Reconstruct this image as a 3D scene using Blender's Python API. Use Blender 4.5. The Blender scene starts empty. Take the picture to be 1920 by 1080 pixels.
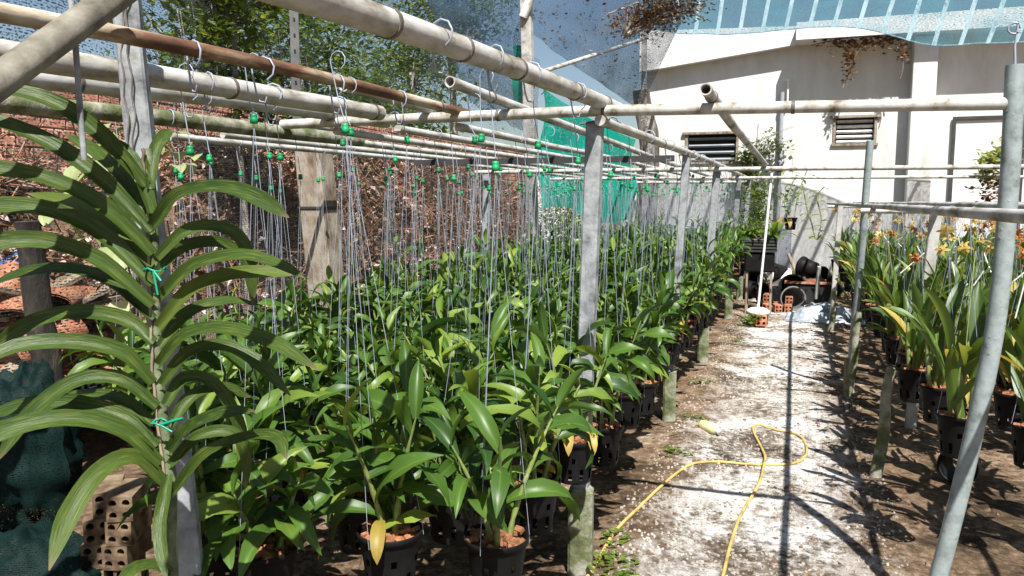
import bpy, math, random
from mathutils import Vector, Matrix, noise
R = math.radians
SC = bpy.context.scene
COL = SC.collection

# ------------------------------------------------------------------ camera, sky, sun, exposure
F, H, YAW, PIT = 1490.0, 1.5, R(19.6), R(6.3)          # focal length in photo pixels (1920 wide), eye height
cam = bpy.data.cameras.new('camera'); cam_o = bpy.data.objects.new('camera', cam); COL.objects.link(cam_o)
cam.sensor_width = 36.0; cam.lens = 36.0 * F / 1920.0; cam.clip_start = 0.05; cam.clip_end = 2000
cam_o.location = (0, 0, H); cam_o.rotation_euler = (R(90) - PIT, 0, YAW)
SC.camera = cam_o
SUN = Vector((0.33, -0.60, 1.0)).normalized()           # towards the sun: high, behind the camera, from the right
elev = math.asin(SUN.z); azim = math.atan2(SUN.x, SUN.y)
W = bpy.data.worlds.new('World'); SC.world = W; W.use_nodes = True
nt = W.node_tree; bg = nt.nodes['Background']
sky = nt.nodes.new('ShaderNodeTexSky'); sky.sky_type = 'NISHITA'; sky.sun_disc = False
sky.sun_elevation = elev; sky.sun_rotation = azim; sky.air_density = 1.1; sky.dust_density = 1.2; sky.ozone_density = 1.0
nt.links.new(sky.outputs[0], bg.inputs[0]); bg.inputs[1].default_value = 0.05
sl = bpy.data.lights.new('sun', 'SUN'); sl.energy = 5.0; sl.angle = R(0.53); sl.color = (1, 0.975, 0.94)
so = bpy.data.objects.new('sun', sl); COL.objects.link(so); so.rotation_euler = SUN.to_track_quat('Z', 'Y').to_euler()
SC.view_settings.view_transform = 'Standard'; SC.view_settings.look = 'None'
SC.view_settings.exposure = 1.05; SC.view_settings.gamma = 1.0; SC.view_settings.use_curve_mapping = False
SC.render.engine = 'CYCLES'
cy = SC.cycles; cy.max_bounces = 6; cy.diffuse_bounces = 2; cy.glossy_bounces = 2; cy.transmission_bounces = 4
cy.transparent_max_bounces = 24; cy.use_denoising = True; cy.sample_clamp_indirect = 6.0

# ------------------------------------------------------------------ photo pixel -> point (distance always from a known plane)
_f = Vector((-math.sin(YAW) * math.cos(PIT), math.cos(YAW) * math.cos(PIT), -math.sin(PIT)))
_r = Vector((math.cos(YAW), math.sin(YAW), 0)); _u = _r.cross(_f); EYE = Vector((0, 0, H))
def ray(u, v): return _f + _r * ((u - 960) / F) - _u * ((v - 540) / F)
def Pz(u, v, z=0.0): d = ray(u, v); return EYE + d * ((z - H) / d.z)
def Py(u, v, Y): d = ray(u, v); return EYE + d * (Y / d.y)
def Px(u, v, X): d = ray(u, v); return EYE + d * (X / d.x)
def Pd(u, v, D): return EYE + ray(u, v) * D

# ------------------------------------------------------------------ mesh helpers
class MB:
    def __init__(s): s.v = []; s.f = []; s.uv = {}; s.m = []; s.mi = 0
    def add(s, vs, fs, uvs=None):
        b = len(s.v); s.v += [tuple(q) for q in vs]; s.f += [tuple(i + b for i in f) for f in fs]; s.m += [s.mi] * len(fs)
        if uvs:
            for i, q in enumerate(uvs): s.uv[b + i] = q
        return s
    def box(s, c, d, M=None):
        x, y, z = d[0] / 2, d[1] / 2, d[2] / 2
        vs = [Vector((a * x, b * y, e * z)) for e in (-1, 1) for a, b in ((-1, -1), (1, -1), (1, 1), (-1, 1))]
        if M: vs = [M @ q for q in vs]
        c = Vector(c)
        return s.add([q + c for q in vs], [(3, 2, 1, 0), (4, 5, 6, 7), (0, 1, 5, 4), (1, 2, 6, 5), (2, 3, 7, 6), (3, 0, 4, 7)])
    def boxb(s, c, d, b=0.005, M=None):          # bevelled box
        x, y, z = d[0] / 2, d[1] / 2, d[2] / 2; vs = []
        ring = lambda k, zz: [Vector((sx * (x - k * (1 - o)), sy * (y - k * o), zz)) for sx, sy, o in
                              ((-1, -1, 0), (-1, -1, 1), (1, -1, 1), (1, -1, 0), (1, 1, 0), (1, 1, 1), (-1, 1, 1), (-1, 1, 0))]
        def rg(ins, zz):
            out = []
            for sx, sy in ((-1, -1), (1, -1), (1, 1), (-1, 1)):
                p1 = (sx * (x - ins), sy * (y - ins - b)); p2 = (sx * (x - ins - b), sy * (y - ins))
                a, c2 = (p1, p2) if sx * sy > 0 else (p2, p1)
                out += [Vector((a[0], a[1], zz)), Vector((c2[0], c2[1], zz))]
            return out
        R_ = [rg(b, -z), rg(0, -z + b), rg(0, z - b), rg(b, z)]
        for r_ in R_: vs += r_
        if M: vs = [M @ q for q in vs]
        c = Vector(c); fs = [tuple(range(7, -1, -1)), tuple(range(24, 32))]
        for k in range(3):
            for i in range(8): j = (i + 1) % 8; fs.append((k * 8 + i, k * 8 + j, k * 8 + 8 + j, k * 8 + 8 + i))
        return s.add([q + c for q in vs], fs)
    def tube(s, pts, r, n=8, cap=True, hollow=0):
        pts = [Vector(p) for p in pts]; m = len(pts); rs = r if isinstance(r, (list, tuple)) else [r] * m
        vs = []; prev = None
        for i, p in enumerate(pts):
            t = (pts[min(i + 1, m - 1)] - pts[max(i - 1, 0)]).normalized()
            if prev is None:
                a = Vector((0, 0, 1)) if abs(t.z) < 0.9 else Vector((1, 0, 0)); e = t.cross(a).normalized()
            else: e = (prev - t * prev.dot(t)).normalized()
            prev = e; g = t.cross(e)
            vs += [p + (e * math.cos(2 * math.pi * k / n) + g * math.sin(2 * math.pi * k / n)) * rs[i] for k in range(n)]
        fs = [(i * n + k, i * n + (k + 1) % n, (i + 1) * n + (k + 1) % n, (i + 1) * n + k) for i in range(m - 1) for k in range(n)]
        if hollow:
            t = (pts[1] - pts[0]).normalized(); b = len(vs); c = pts[0]
            o_ = list(vs[:n]); i_ = [c + (q - c) * hollow for q in o_]
            vs += o_ + i_ + i_ + [q + t * .12 for q in i_]
            for k in range(n):
                j = (k + 1) % n; fs += [(b + j, b + k, b + n + k, b + n + j), (b + 2 * n + j, b + 2 * n + k, b + 3 * n + k, b + 3 * n + j)]
            fs.append(tuple(b + 3 * n + k for k in range(n))[::-1]); e_ = len(vs); vs += vs[(m - 1) * n:m * n]; fs.append(tuple(e_ + k for k in range(n)))
        elif cap:
            e_ = len(vs); vs += vs[:n] + vs[(m - 1) * n:m * n]; fs += [tuple(e_ + k for k in range(n))[::-1], tuple(e_ + n + k for k in range(n))]
        return s.add(vs, fs)
    def lathe(s, prof, n=20, c=(0, 0, 0), skip=None, M=None):
        c = Vector(c); vs = []
        for r_, z in prof:
            for k in range(n): vs.append(Vector((r_ * math.cos(2 * math.pi * k / n), r_ * math.sin(2 * math.pi * k / n), z)))
        if M: vs = [M @ q for q in vs]
        fs = [(i * n + k, i * n + (k + 1) % n, (i + 1) * n + (k + 1) % n, (i + 1) * n + k) for i in range(len(prof) - 1) for k in range(n)
              if not (skip and skip(i, k))]
        return s.add([q + c for q in vs], fs)
    def mesh(s, name, mats, smooth=True):
        me = bpy.data.meshes.new(name); me.from_pydata(s.v, [], s.f)
        for m in (mats if isinstance(mats, (list, tuple)) else [mats]): me.materials.append(MAT[m])
        if any(s.m): me.polygons.foreach_set('material_index', s.m)
        if smooth: me.polygons.foreach_set('use_smooth', [True] * len(s.f))
        if s.uv:
            L = me.uv_layers.new(name='uv'); d = []
            for lp in me.loops: d += s.uv.get(lp.vertex_index, (0, 0))
            L.data.foreach_set('uv', d)
        me.validate(); me.update(); return me
    def build(s, name, mats, parent=None, smooth=True, local=False, **kw):
        if parent is not None and not local:
            o = parent_loc(parent); s.v = [(a - o.x, b - o.y, c - o.z) for a, b, c in s.v]
        return obj(name, s.mesh(name, mats, smooth), parent, **kw)
def parent_loc(p):
    l = Vector(p.location)
    while p.parent: p = p.parent; l = l + Vector(p.location)
    return l
def obj(name, me, parent=None, M=None, label=None, cat=None, group=None, kind=None, loc=None):
    o = bpy.data.objects.new(name, me); COL.objects.link(o)
    if parent is not None: o.parent = parent
    if M is not None: o.matrix_local = M
    if loc is not None: o.location = loc
    if label: o['label'] = label
    if cat: o['category'] = cat
    if group: o['group'] = group
    if kind: o['kind'] = kind
    return o
def thing(name, label, cat, loc=(0, 0, 0), rz=0.0, group=None):
    o = obj(name, None, label=label, cat=cat, group=group); o.location = loc; o.rotation_euler = (0, 0, rz); o.empty_display_size = .05
    return o
def catmull(P, n):
    P = [Vector(p) for p in P]; Q = [P[0] * 2 - P[1]] + P + [P[-1] * 2 - P[-2]]; out = []; k = len(P) - 1
    for i in range(n + 1):
        t = i / n * k; j = min(int(t), k - 1); t -= j; a, b, c, d = Q[j:j + 4]
        out.append(0.5 * ((2 * b) + (c - a) * t + (2 * a - 5 * b + 4 * c - d) * t * t + (3 * b - a - 3 * c + d) * t ** 3))
    return out
def gh(x, y):
    b = 0.016 * noise.noise((x * 1.3, y * 1.3, 0)) + 0.009 * noise.noise((x * 5, y * 5, 3)) + 0.005 * noise.noise((x * 14, y * 14, 9))
    m = 0.05 * math.exp(-((x + 0.62) / 0.16) ** 2) * max(0, .5 + noise.noise((x * 2, y * 1.1, 5)) * 1.2)   # dirt ridge along the bed edge
    return b + m

# ------------------------------------------------------------------ materials
MAT = {}
def N(t, ty, **kw):
    n = t.nodes.new(ty)
    for k, v in kw.items(): setattr(n, k, v)
    return n
def new(name):
    m = bpy.data.materials.new(name); m.use_nodes = True; MAT[name] = m; t = m.node_tree
    return m, t, t.nodes['Principled BSDF'], t.links
def ramp(t, src, stops):
    r = N(t, 'ShaderNodeValToRGB'); e = r.color_ramp.elements
    while len(e) < len(stops): e.new(0.5)
    for i, (p, c) in enumerate(stops): e[i].position = p; e[i].color = (*c, 1)
    t.links.new(src, r.inputs[0]); return r
def noi(t, scale, detail=5, rough=.6, coord='Object', stretch=None):
    tc = N(t, 'ShaderNodeTexCoord'); n = N(t, 'ShaderNodeTexNoise'); n.inputs['Scale'].default_value = scale
    n.inputs['Detail'].default_value = detail; n.inputs['Roughness'].default_value = rough
    if stretch:
        mp = N(t, 'ShaderNodeMapping'); mp.inputs['Scale'].default_value = stretch
        t.links.new(tc.outputs[coord], mp.inputs[0]); t.links.new(mp.outputs[0], n.inputs['Vector'])
    else: t.links.new(tc.outputs[coord], n.inputs['Vector'])
    return n
def bump(t, b, src, s=.3, d=.01):
    n = N(t, 'ShaderNodeBump'); n.inputs['Strength'].default_value = s; n.inputs['Distance'].default_value = d
    t.links.new(src, n.inputs['Height']); t.links.new(n.outputs[0], b.inputs['Normal'])
def mix(t, fac, a, b, mode='MIX'):
    n = N(t, 'ShaderNodeMix', data_type='RGBA', blend_type=mode)
    for k, q in ((0, fac), (6, a), (7, b)):
        if isinstance(q, bpy.types.NodeSocket): t.links.new(q, n.inputs[k])
        else: n.inputs[k].default_value = q if k == 0 else (*q, 1)
    return n.outputs[2]
def simple(name, stops, scale=8, rough=.8, bs=.3, bd=.01, detail=6, metal=0, coord='Object', stretch=None, spec=.4, rnd=0, bscale=None):
    m, t, b, L = new(name); n = noi(t, scale, detail, .62, coord, stretch); r = ramp(t, n.outputs['Fac'], stops); c = r.outputs[0]
    if rnd:
        oi = N(t, 'ShaderNodeObjectInfo'); rr = ramp(t, oi.outputs['Random'], [(0, (1 - rnd,) * 3), (1, (1 + rnd,) * 3)])
        rr.color_ramp.elements[0].color = (1 - rnd, 1 - rnd, 1 - rnd, 1); c = mix(t, 1.0, c, rr.outputs[0], 'MULTIPLY')
    L.new(c, b.inputs['Base Color']); b.inputs['Roughness'].default_value = rough; b.inputs['Metallic'].default_value = metal
    b.inputs['Specular IOR Level'].default_value = spec
    if bs:
        n2 = noi(t, bscale or scale * 3, 6, .65, coord, stretch); bump(t, b, n2.outputs['Fac'], bs, bd)
    return m
simple('concrete', [(.3, (.16, .15, .13)), (.45, (.33, .32, .29)), (.6, (.44, .43, .40)), (.75, (.26, .28, .18))], 7, .9, .6, .006)
simple('concrete_grey', [(.3, (.07, .075, .07)), (.42, (.18, .19, .195)), (.58, (.29, .305, .31)), (.74, (.13, .14, .09))], 13, .85, .6, .005, detail=9)
simple('concrete_moss', [(.3, (.04, .05, .02)), (.46, (.11, .125, .055)), (.58, (.26, .255, .20)), (.68, (.36, .35, .31)), (.8, (.08, .11, .03))], 9, .95, .8, .01)
simple('concrete_brown', [(.3, (.09, .06, .04)), (.46, (.20, .16, .115)), (.58, (.30, .26, .21)), (.7, (.17, .11, .07))], 12, .9, .7, .008, stretch=(1, 1, .5))
simple('galv', [(.34, (.11, .08, .05)), (.43, (.30, .28, .23)), (.55, (.45, .44, .41)), (.66, (.50, .49, .47)), (.76, (.20, .19, .13))], 13, .6, .4, .003, detail=9, spec=.4, stretch=(1, .4, 1))
simple('galv_pole', [(.30, (.10, .11, .10)), (.42, (.20, .235, .23)), (.60, (.28, .32, .315)), (.74, (.17, .19, .16))], 17, .5, .5, .003, spec=.5)
simple('rust', [(.34, (.06, .028, .014)), (.45, (.15, .075, .04)), (.51, (.27, .19, .115)), (.58, (.45, .39, .30))], 10, .8, .6, .004, detail=11, stretch=(1, .22, 1))
simple('pipe_shaded', [(.32, (.06, .055, .04)), (.5, (.16, .145, .11)), (.68, (.26, .245, .20))], 12, .8, .6, .004, detail=9)  # brace pipe's shade put into a darker olive colour, along with its moss
simple('dark_steel', [(.3, (.02, .02, .022)), (.7, (.05, .048, .045))], 6, .6, .2)
simple('wire', [(.3, (.20, .23, .28)), (.7, (.33, .37, .42))], 20, .4, 0, spec=.6)
simple('wire_dark', [(.3, (.05, .045, .04)), (.7, (.16, .13, .10))], 20, .6, 0)
simple('knob', [(.3, (.0, .15, .05)), (.7, (.01, .26, .09))], 30, .5, .2, .002, spec=.35, rnd=.35)
simple('pot', [(.3, (.005, .005, .0055)), (.7, (.012, .0115, .011))], 14, .55, .15, .002, spec=.1, rnd=.3)
simple('pot_grey', [(.3, (.07, .07, .07)), (.7, (.17, .165, .16))], 9, .6, .2, .002)
simple('bark', [(.3, (.10, .035, .016)), (.5, (.25, .10, .045)), (.72, (.36, .18, .09))], 40, .9, .5, .005, rnd=.25)
simple('terracotta', [(.3, (.15, .055, .03)), (.5, (.31, .12, .06)), (.72, (.46, .27, .18))], 12, .9, .4, .004, rnd=.3)
simple('clay_brick', [(.34, (.05, .03, .018)), (.5, (.15, .10, .055)), (.68, (.25, .195, .125))], 16, .95, .6, .004, rnd=.2)
simple('wall_brick', [(.3, (.30, .11, .065)), (.48, (.46, .21, .14)), (.6, (.52, .28, .20)), (.74, (.66, .52, .45))], 9, .95, .5, .005, rnd=.25)
simple('mortar', [(.3, (.28, .24, .20)), (.7, (.46, .40, .34))], 12, .95, .4, .005)
simple('plaster', [(.25, (.36, .345, .31)), (.40, (.54, .53, .50)), (.6, (.64, .635, .615))], 1.6, .9, .25, .004, bscale=18, stretch=(1, 1, .35))
def streaks(name):
    m = MAT[name]; t = m.node_tree; L = t.links; b = t.nodes['Principled BSDF']; c = b.inputs['Base Color'].links[0].from_socket
    n = noi(t, 2.4, 7, .7, stretch=(2.2, 2.2, .5)); c2 = mix(t, ramp(t, n.outputs['Fac'], [(.54, (0, 0, 0)), (.78, (.6, .6, .6))]).outputs[0], c, (.36, .34, .30))
    L.new(c2, b.inputs['Base Color'])
streaks('plaster')
simple('plinth_paint', [(.3, (.22, .24, .26)), (.7, (.34, .36, .38))], 3, .9, .25, .004, bscale=20)
simple('roof_white', [(.3, (.58, .58, .57)), (.7, (.74, .74, .735))], 2, .85, .2, .004, bscale=20)
simple('white_paint', [(.35, (.52, .50, .46)), (.5, (.74, .73, .70)), (.7, (.8, .79, .77))], 8, .6, .2, .003)
simple('black', [(.3, (.006, .006, .007)), (.7, (.014, .014, .014))], 8, .7, .2)
simple('wood', [(.3, (.10, .075, .05)), (.5, (.25, .19, .13)), (.7, (.36, .29, .21))], 9, .9, .6, .006, stretch=(1, 1, .15))
simple('rot_wood', [(.35, (.008, .007, .006)), (.55, (.03, .025, .02)), (.72, (.08, .065, .05))], 14, .95, .9, .02, stretch=(1, 1, .25))
simple('bark_tree', [(.3, (.05, .04, .03)), (.48, (.24, .21, .18)), (.62, (.46, .43, .38))], 9, .95, .9, .03, stretch=(1, 1, .35))
simple('hose', [(.35, (.26, .19, .07)), (.48, (.44, .30, .09)), (.7, (.56, .42, .15))], 9, .6, .2, .002)
simple('silver', [(.35, (.10, .12, .14)), (.5, (.32, .36, .40)), (.7, (.55, .58, .60))], 6, .3, .5, .02)
simple('bottle', [(.4, (.62, .55, .18)), (.55, (.70, .66, .40)), (.7, (.35, .40, .10))], 22, .45, .1)
simple('blue_tarp', [(.3, (.02, .07, .20)), (.7, (.05, .16, .38))], 5, .5, .4, .02)
simple('stone', [(.3, (.10, .08, .06)), (.45, (.26, .22, .18)), (.58, (.38, .35, .31)), (.7, (.48, .46, .42))], 3, .95, .5, .004)
simple('dry_leaf', [(.3, (.06, .035, .02)), (.5, (.13, .075, .045)), (.7, (.24, .16, .10))], 6, .85, 0)
simple('twig', [(.3, (.10, .045, .025)), (.5, (.25, .125, .075)), (.7, (.42, .28, .20))], 5, .85, 0)
simple('tie_green', [(.3, (.0, .17, .10)), (.7, (.01, .26, .16))], 10, .4, 0)

def leafmat(name, dark, mid, light, trans=.35, rough=.38, streak=False, island=True, spec=.45, rib=.25, hi=.86):
    m, t, b, L = new(name); g = N(t, 'ShaderNodeNewGeometry'); oi = N(t, 'ShaderNodeObjectInfo')
    a = N(t, 'ShaderNodeMath', operation='ADD'); L.new(g.outputs['Random Per Island'], a.inputs[0]); L.new(oi.outputs['Random'], a.inputs[1])
    fr = N(t, 'ShaderNodeMath', operation='FRACT'); L.new(a.outputs[0], fr.inputs[0])
    c = ramp(t, fr.outputs[0], [(0, dark), (.5, mid), (hi, mid), (1, light)]).outputs[0]
    n = noi(t, 9, 3); c = mix(t, .5, c, ramp(t, n.outputs['Fac'], [(.3, (.62, .62, .6)), (.7, (1.0, 1.0, 1.0))]).outputs[0], 'MULTIPLY')
    nb = noi(t, 34, 4, .7); c = mix(t, ramp(t, nb.outputs['Fac'], [(.64, (0, 0, 0)), (.72, (.55, .55, .55))]).outputs[0], c, light)
    nb2 = noi(t, 13, 6, .75); c = mix(t, ramp(t, nb2.outputs['Fac'], [(.66, (0, 0, 0)), (.72, (.7, .7, .7))]).outputs[0], c, tuple(x * .5 for x in (light[0], light[1] * .72, light[2])))
    uv = N(t, 'ShaderNodeUVMap'); sp = N(t, 'ShaderNodeSeparateXYZ'); L.new(uv.outputs[0], sp.inputs[0])
    if streak:
        mp = N(t, 'ShaderNodeMapping'); mp.inputs['Scale'].default_value = (9, 1.4, 1); L.new(uv.outputs[0], mp.inputs[0])
        ad = N(t, 'ShaderNodeVectorMath', operation='ADD'); L.new(mp.outputs[0], ad.inputs[0]); L.new(oi.outputs['Random'], ad.inputs[1])
        ns = N(t, 'ShaderNodeTexNoise'); ns.inputs['Scale'].default_value = 2.2; ns.inputs['Detail'].default_value = 4; L.new(ad.outputs[0], ns.inputs['Vector'])
        c = mix(t, ramp(t, ns.outputs['Fac'], [(.48, (0, 0, 0)), (.74, (.7, .7, .7))]).outputs[0], c, (.15, .175, .028))
        bs = N(t, 'ShaderNodeBump'); bs.inputs['Strength'].default_value = .35; bs.inputs['Distance'].default_value = .004; L.new(ns.outputs['Fac'], bs.inputs['Height']); L.new(bs.outputs[0], b.inputs['Normal'])
        tipm = N(t, 'ShaderNodeMath', operation='MULTIPLY_ADD'); L.new(ns.outputs['Fac'], tipm.inputs[0]); tipm.inputs[1].default_value = .5; L.new(sp.outputs[1], tipm.inputs[2])
        c = mix(t, ramp(t, tipm.outputs[0], [(.0, (0, 0, 0)), (1, (0, 0, 0))]).outputs[0], c, light)
        mt = N(t, 'ShaderNodeMapRange'); mt.inputs[1].default_value = 3.0; mt.inputs[2].default_value = 3.3; L.new(tipm.outputs[0], mt.inputs[0]); c = mix(t, mt.outputs[0], c, (.16, .11, .06))
    # pale midrib
    s1 = N(t, 'ShaderNodeMath', operation='SUBTRACT'); L.new(sp.outputs[0], s1.inputs[0]); s1.inputs[1].default_value = .5
    ab = N(t, 'ShaderNodeMath', operation='ABSOLUTE'); L.new(s1.outputs[0], ab.inputs[0])
    c = mix(t, ramp(t, ab.outputs[0], [(0, (rib,) * 3), (.07, (0, 0, 0))]).outputs[0], c, light)
    L.new(c, b.inputs['Base Color']); b.inputs['Roughness'].default_value = rough; b.inputs['Specular IOR Level'].default_value = spec
    tr = N(t, 'ShaderNodeBsdfTranslucent'); tc = mix(t, 1.0, c, (1.5, 1.35, .6), 'MULTIPLY'); L.new(tc, tr.inputs[0])
    mx = N(t, 'ShaderNodeMixShader'); mx.inputs[0].default_value = trans
    L.new(b.outputs[0], mx.inputs[1]); L.new(tr.outputs[0], mx.inputs[2]); L.new(mx.outputs[0], t.nodes['Material Output'].inputs[0])
leafmat('leaf_orchid', (.022, .062, .012), (.068, .140, .020), (.21, .29, .045), .3, .42, spec=.36, hi=.74)
leafmat('leaf_vanda', (.022, .052, .010), (.044, .082, .015), (.085, .125, .022), .22, .42, streak=True, rib=0, spec=.28)
leafmat('leaf_upright', (.040, .085, .018), (.095, .165, .028), (.27, .30, .06), .35, .42)
leafmat('leaf_old', (.30, .22, .04), (.42, .33, .07), (.45, .30, .08), .35, .5)
leafmat('leaf_tree', (.045, .085, .016), (.095, .155, .026), (.25, .31, .045), .45, .45)
leafmat('leaf_bright', (.07, .125, .018), (.13, .21, .026), (.23, .30, .04), .42, .5)
leafmat('leaf_pale', (.24, .30, .12), (.38, .43, .21), (.52, .55, .32), .4, .45)
leafmat('leaf_dead', (.07, .04, .02), (.19, .10, .05), (.34, .21, .11), .3, .7)
leafmat('leaf_heap', (.10, .05, .035), (.46, .26, .19), (.80, .70, .65), .3, .6, hi=.58)
leafmat('petal_orange', (.42, .13, .035), (.52, .24, .07), (.58, .36, .13), .4, .5)
leafmat('petal_yellow', (.52, .36, .10), (.60, .48, .18), (.66, .60, .36), .4, .5)
simple('cane', [(.3, (.09, .13, .03)), (.5, (.16, .21, .05)), (.7, (.27, .27, .11))], 26, .6, .2, .002)
simple('stem_vanda', [(.3, (.05, .07, .03)), (.5, (.11, .135, .065)), (.7, (.20, .21, .13))], 26, .8, .6, .004)

def netmat(name, col, sx, sy, cov, soft=.06, wv=.28):
    """woven netting: threads drawn by a stretched noise and a wave in the sheet's own metres, holes clear"""
    m, t, b, L = new(name); uv = N(t, 'ShaderNodeUVMap'); mp = N(t, 'ShaderNodeMapping'); mp.inputs['Scale'].default_value = (sx, sy, 1)
    L.new(uv.outputs[0], mp.inputs[0]); n = N(t, 'ShaderNodeTexNoise'); n.inputs['Scale'].default_value = 1; n.inputs['Detail'].default_value = 1.5; L.new(mp.outputs[0], n.inputs['Vector'])
    w = N(t, 'ShaderNodeTexWave', wave_type='BANDS', bands_direction='Y'); w.inputs['Scale'].default_value = sy / 6.2832 * 1.6; w.inputs['Distortion'].default_value = .6; L.new(uv.outputs[0], w.inputs[0])
    ad = N(t, 'ShaderNodeMath', operation='MULTIPLY_ADD'); L.new(w.outputs['Fac'], ad.inputs[0]); ad.inputs[1].default_value = wv; L.new(n.outputs['Fac'], ad.inputs[2])
    # slow change in tightness
    n2 = N(t, 'ShaderNodeTexNoise'); n2.inputs['Scale'].default_value = 1.3; n2.inputs['Detail'].default_value = 4; L.new(uv.outputs[0], n2.inputs['Vector'])
    a2 = N(t, 'ShaderNodeMath', operation='MULTIPLY_ADD'); L.new(n2.outputs['Fac'], a2.inputs[0]); a2.inputs[1].default_value = .35; L.new(ad.outputs[0], a2.inputs[2])
    th = .5 + wv / 2 + .175 + (.5 - cov) * .42
    mr = N(t, 'ShaderNodeMapRange'); mr.inputs[1].default_value = th - soft; mr.inputs[2].default_value = th + soft; L.new(a2.outputs[0], mr.inputs[0])
    c = ramp(t, n2.outputs['Fac'], [(.3, tuple(x * .7 for x in col)), (.7, tuple(min(1, x * 1.25) for x in col))]).outputs[0]
    L.new(c, b.inputs['Base Color']); b.inputs['Roughness'].default_value = .7; b.inputs['Specular IOR Level'].default_value = .2
    tl = N(t, 'ShaderNodeBsdfTranslucent'); L.new(c, tl.inputs[0]); mm = N(t, 'ShaderNodeMixShader'); mm.inputs[0].default_value = .3
    L.new(b.outputs[0], mm.inputs[1]); L.new(tl.outputs[0], mm.inputs[2])
    tr = N(t, 'ShaderNodeBsdfTransparent'); mx = N(t, 'ShaderNodeMixShader'); L.new(mr.outputs[0], mx.inputs[0])
    L.new(tr.outputs[0], mx.inputs[1]); L.new(mm.outputs[0], mx.inputs[2]); L.new(mx.outputs[0], t.nodes['Material Output'].inputs[0])
netmat('net_side', (.05, .066, .062), 60, 85, .34, wv=.14)
netmat('net_black', (.05, .09, .15), 46, 80, .60, soft=.13)
netmat('net_green', (.0, .26, .19), 30, 60, 1.02)
netmat('net_blue', (.10, .29, .36), 26, 46, .60, soft=.07, wv=.4)
netmat('net_dark_green', (.004, .020, .017), 90, 140, .86)
m, t, b, L = new('stripe'); b.inputs['Base Color'].default_value = (.55, .72, .78, 1); b.inputs['Roughness'].default_value = .6
tl = N(t, 'ShaderNodeBsdfTranslucent'); tl.inputs[0].default_value = (.62, .82, .88, 1); mm = N(t, 'ShaderNodeMixShader'); mm.inputs[0].default_value = .6
L.new(b.outputs[0], mm.inputs[1]); L.new(tl.outputs[0], mm.inputs[2]); L.new(mm.outputs[0], t.nodes['Material Output'].inputs[0])

# ground: bleached, limed, dusty concrete and soil
def groundmat(name, lime):
    m, t, b, L = new(name); n1 = noi(t, 1.7, 9, .74); n2 = noi(t, 21, 8, .75); n3 = noi(t, .6, 4, .7); n5 = noi(t, 5.5, 6, .7)
    a = N(t, 'ShaderNodeMath', operation='MULTIPLY_ADD'); L.new(n2.outputs['Fac'], a.inputs[0]); a.inputs[1].default_value = .75; L.new(n1.outputs['Fac'], a.inputs[2])
    s = N(t, 'ShaderNodeMath', operation='SUBTRACT'); L.new(a.outputs[0], s.inputs[0]); s.inputs[1].default_value = .375
    f5 = ramp(t, n5.outputs['Fac'], [(.55, (0, 0, 0)), (.66, (.75, .75, .75))]).outputs[0]; f3 = ramp(t, n3.outputs['Fac'], [(.44, (0, 0, 0)), (.66, (.6, .6, .6))]).outputs[0]
    c = ramp(t, s.outputs[0], [(.34, (.03, .023, .016)), (.45, (.115, .078, .048)), (.54, (.25, .17, .105)), (.63, (.37, .28, .20)), (.71, (.60, .55, .50))]).outputs[0]
    c = mix(t, f3, c, (.22, .14, .08)); c = mix(t, f5, c, (.055, .042, .028))
    if lime:          # lime-washed strip worn into the soil along the walk
        d = ramp(t, s.outputs[0], [(.36, (.06, .048, .036)), (.44, (.23, .19, .15)), (.49, (.50, .47, .42)), (.55, (.80, .79, .77))]).outputs[0]
        d = mix(t, f3, d, (.32, .25, .18)); d = mix(t, f5, d, (.15, .115, .085))
        tc = N(t, 'ShaderNodeTexCoord'); w = N(t, 'ShaderNodeVectorMath', operation='MULTIPLY_ADD'); L.new(n5.outputs['Color'], w.inputs[0]); w.inputs[1].default_value = (.35, .35, 0); L.new(tc.outputs['Object'], w.inputs[2])
        v = N(t, 'ShaderNodeTexVoronoi', feature='DISTANCE_TO_EDGE'); v.inputs['Scale'].default_value = 1.3; L.new(w.outputs[0], v.inputs['Vector'])
        d = mix(t, ramp(t, v.outputs['Distance'], [(0, (.5, .5, .5)), (.018, (0, 0, 0))]).outputs[0], d, (.10, .08, .06))
        sp = N(t, 'ShaderNodeSeparateXYZ'); L.new(tc.outputs['Object'], sp.inputs[0])
        o = N(t, 'ShaderNodeMath', operation='ADD'); L.new(sp.outputs[0], o.inputs[0]); o.inputs[1].default_value = .10
        ab = N(t, 'ShaderNodeMath', operation='ABSOLUTE'); L.new(o.outputs[0], ab.inputs[0])
        nw = noi(t, 2.6, 8, .72); k = N(t, 'ShaderNodeMath', operation='MULTIPLY_ADD'); L.new(nw.outputs['Fac'], k.inputs[0]); k.inputs[1].default_value = -.95; L.new(ab.outputs[0], k.inputs[2])
        mr = N(t, 'ShaderNodeMapRange'); mr.inputs[1].default_value = .04; mr.inputs[2].default_value = -.22; L.new(k.outputs[0], mr.inputs[0]); c = mix(t, mr.outputs[0], c, d)
    L.new(c, b.inputs['Base Color']); b.inputs['Roughness'].default_value = .95; b.inputs['Specular IOR Level'].default_value = .12
    n4 = noi(t, 30, 9, .8); bump(t, b, n4.outputs['Fac'], 1.0, .03)
groundmat('soil', False); groundmat('path', True)

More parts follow.
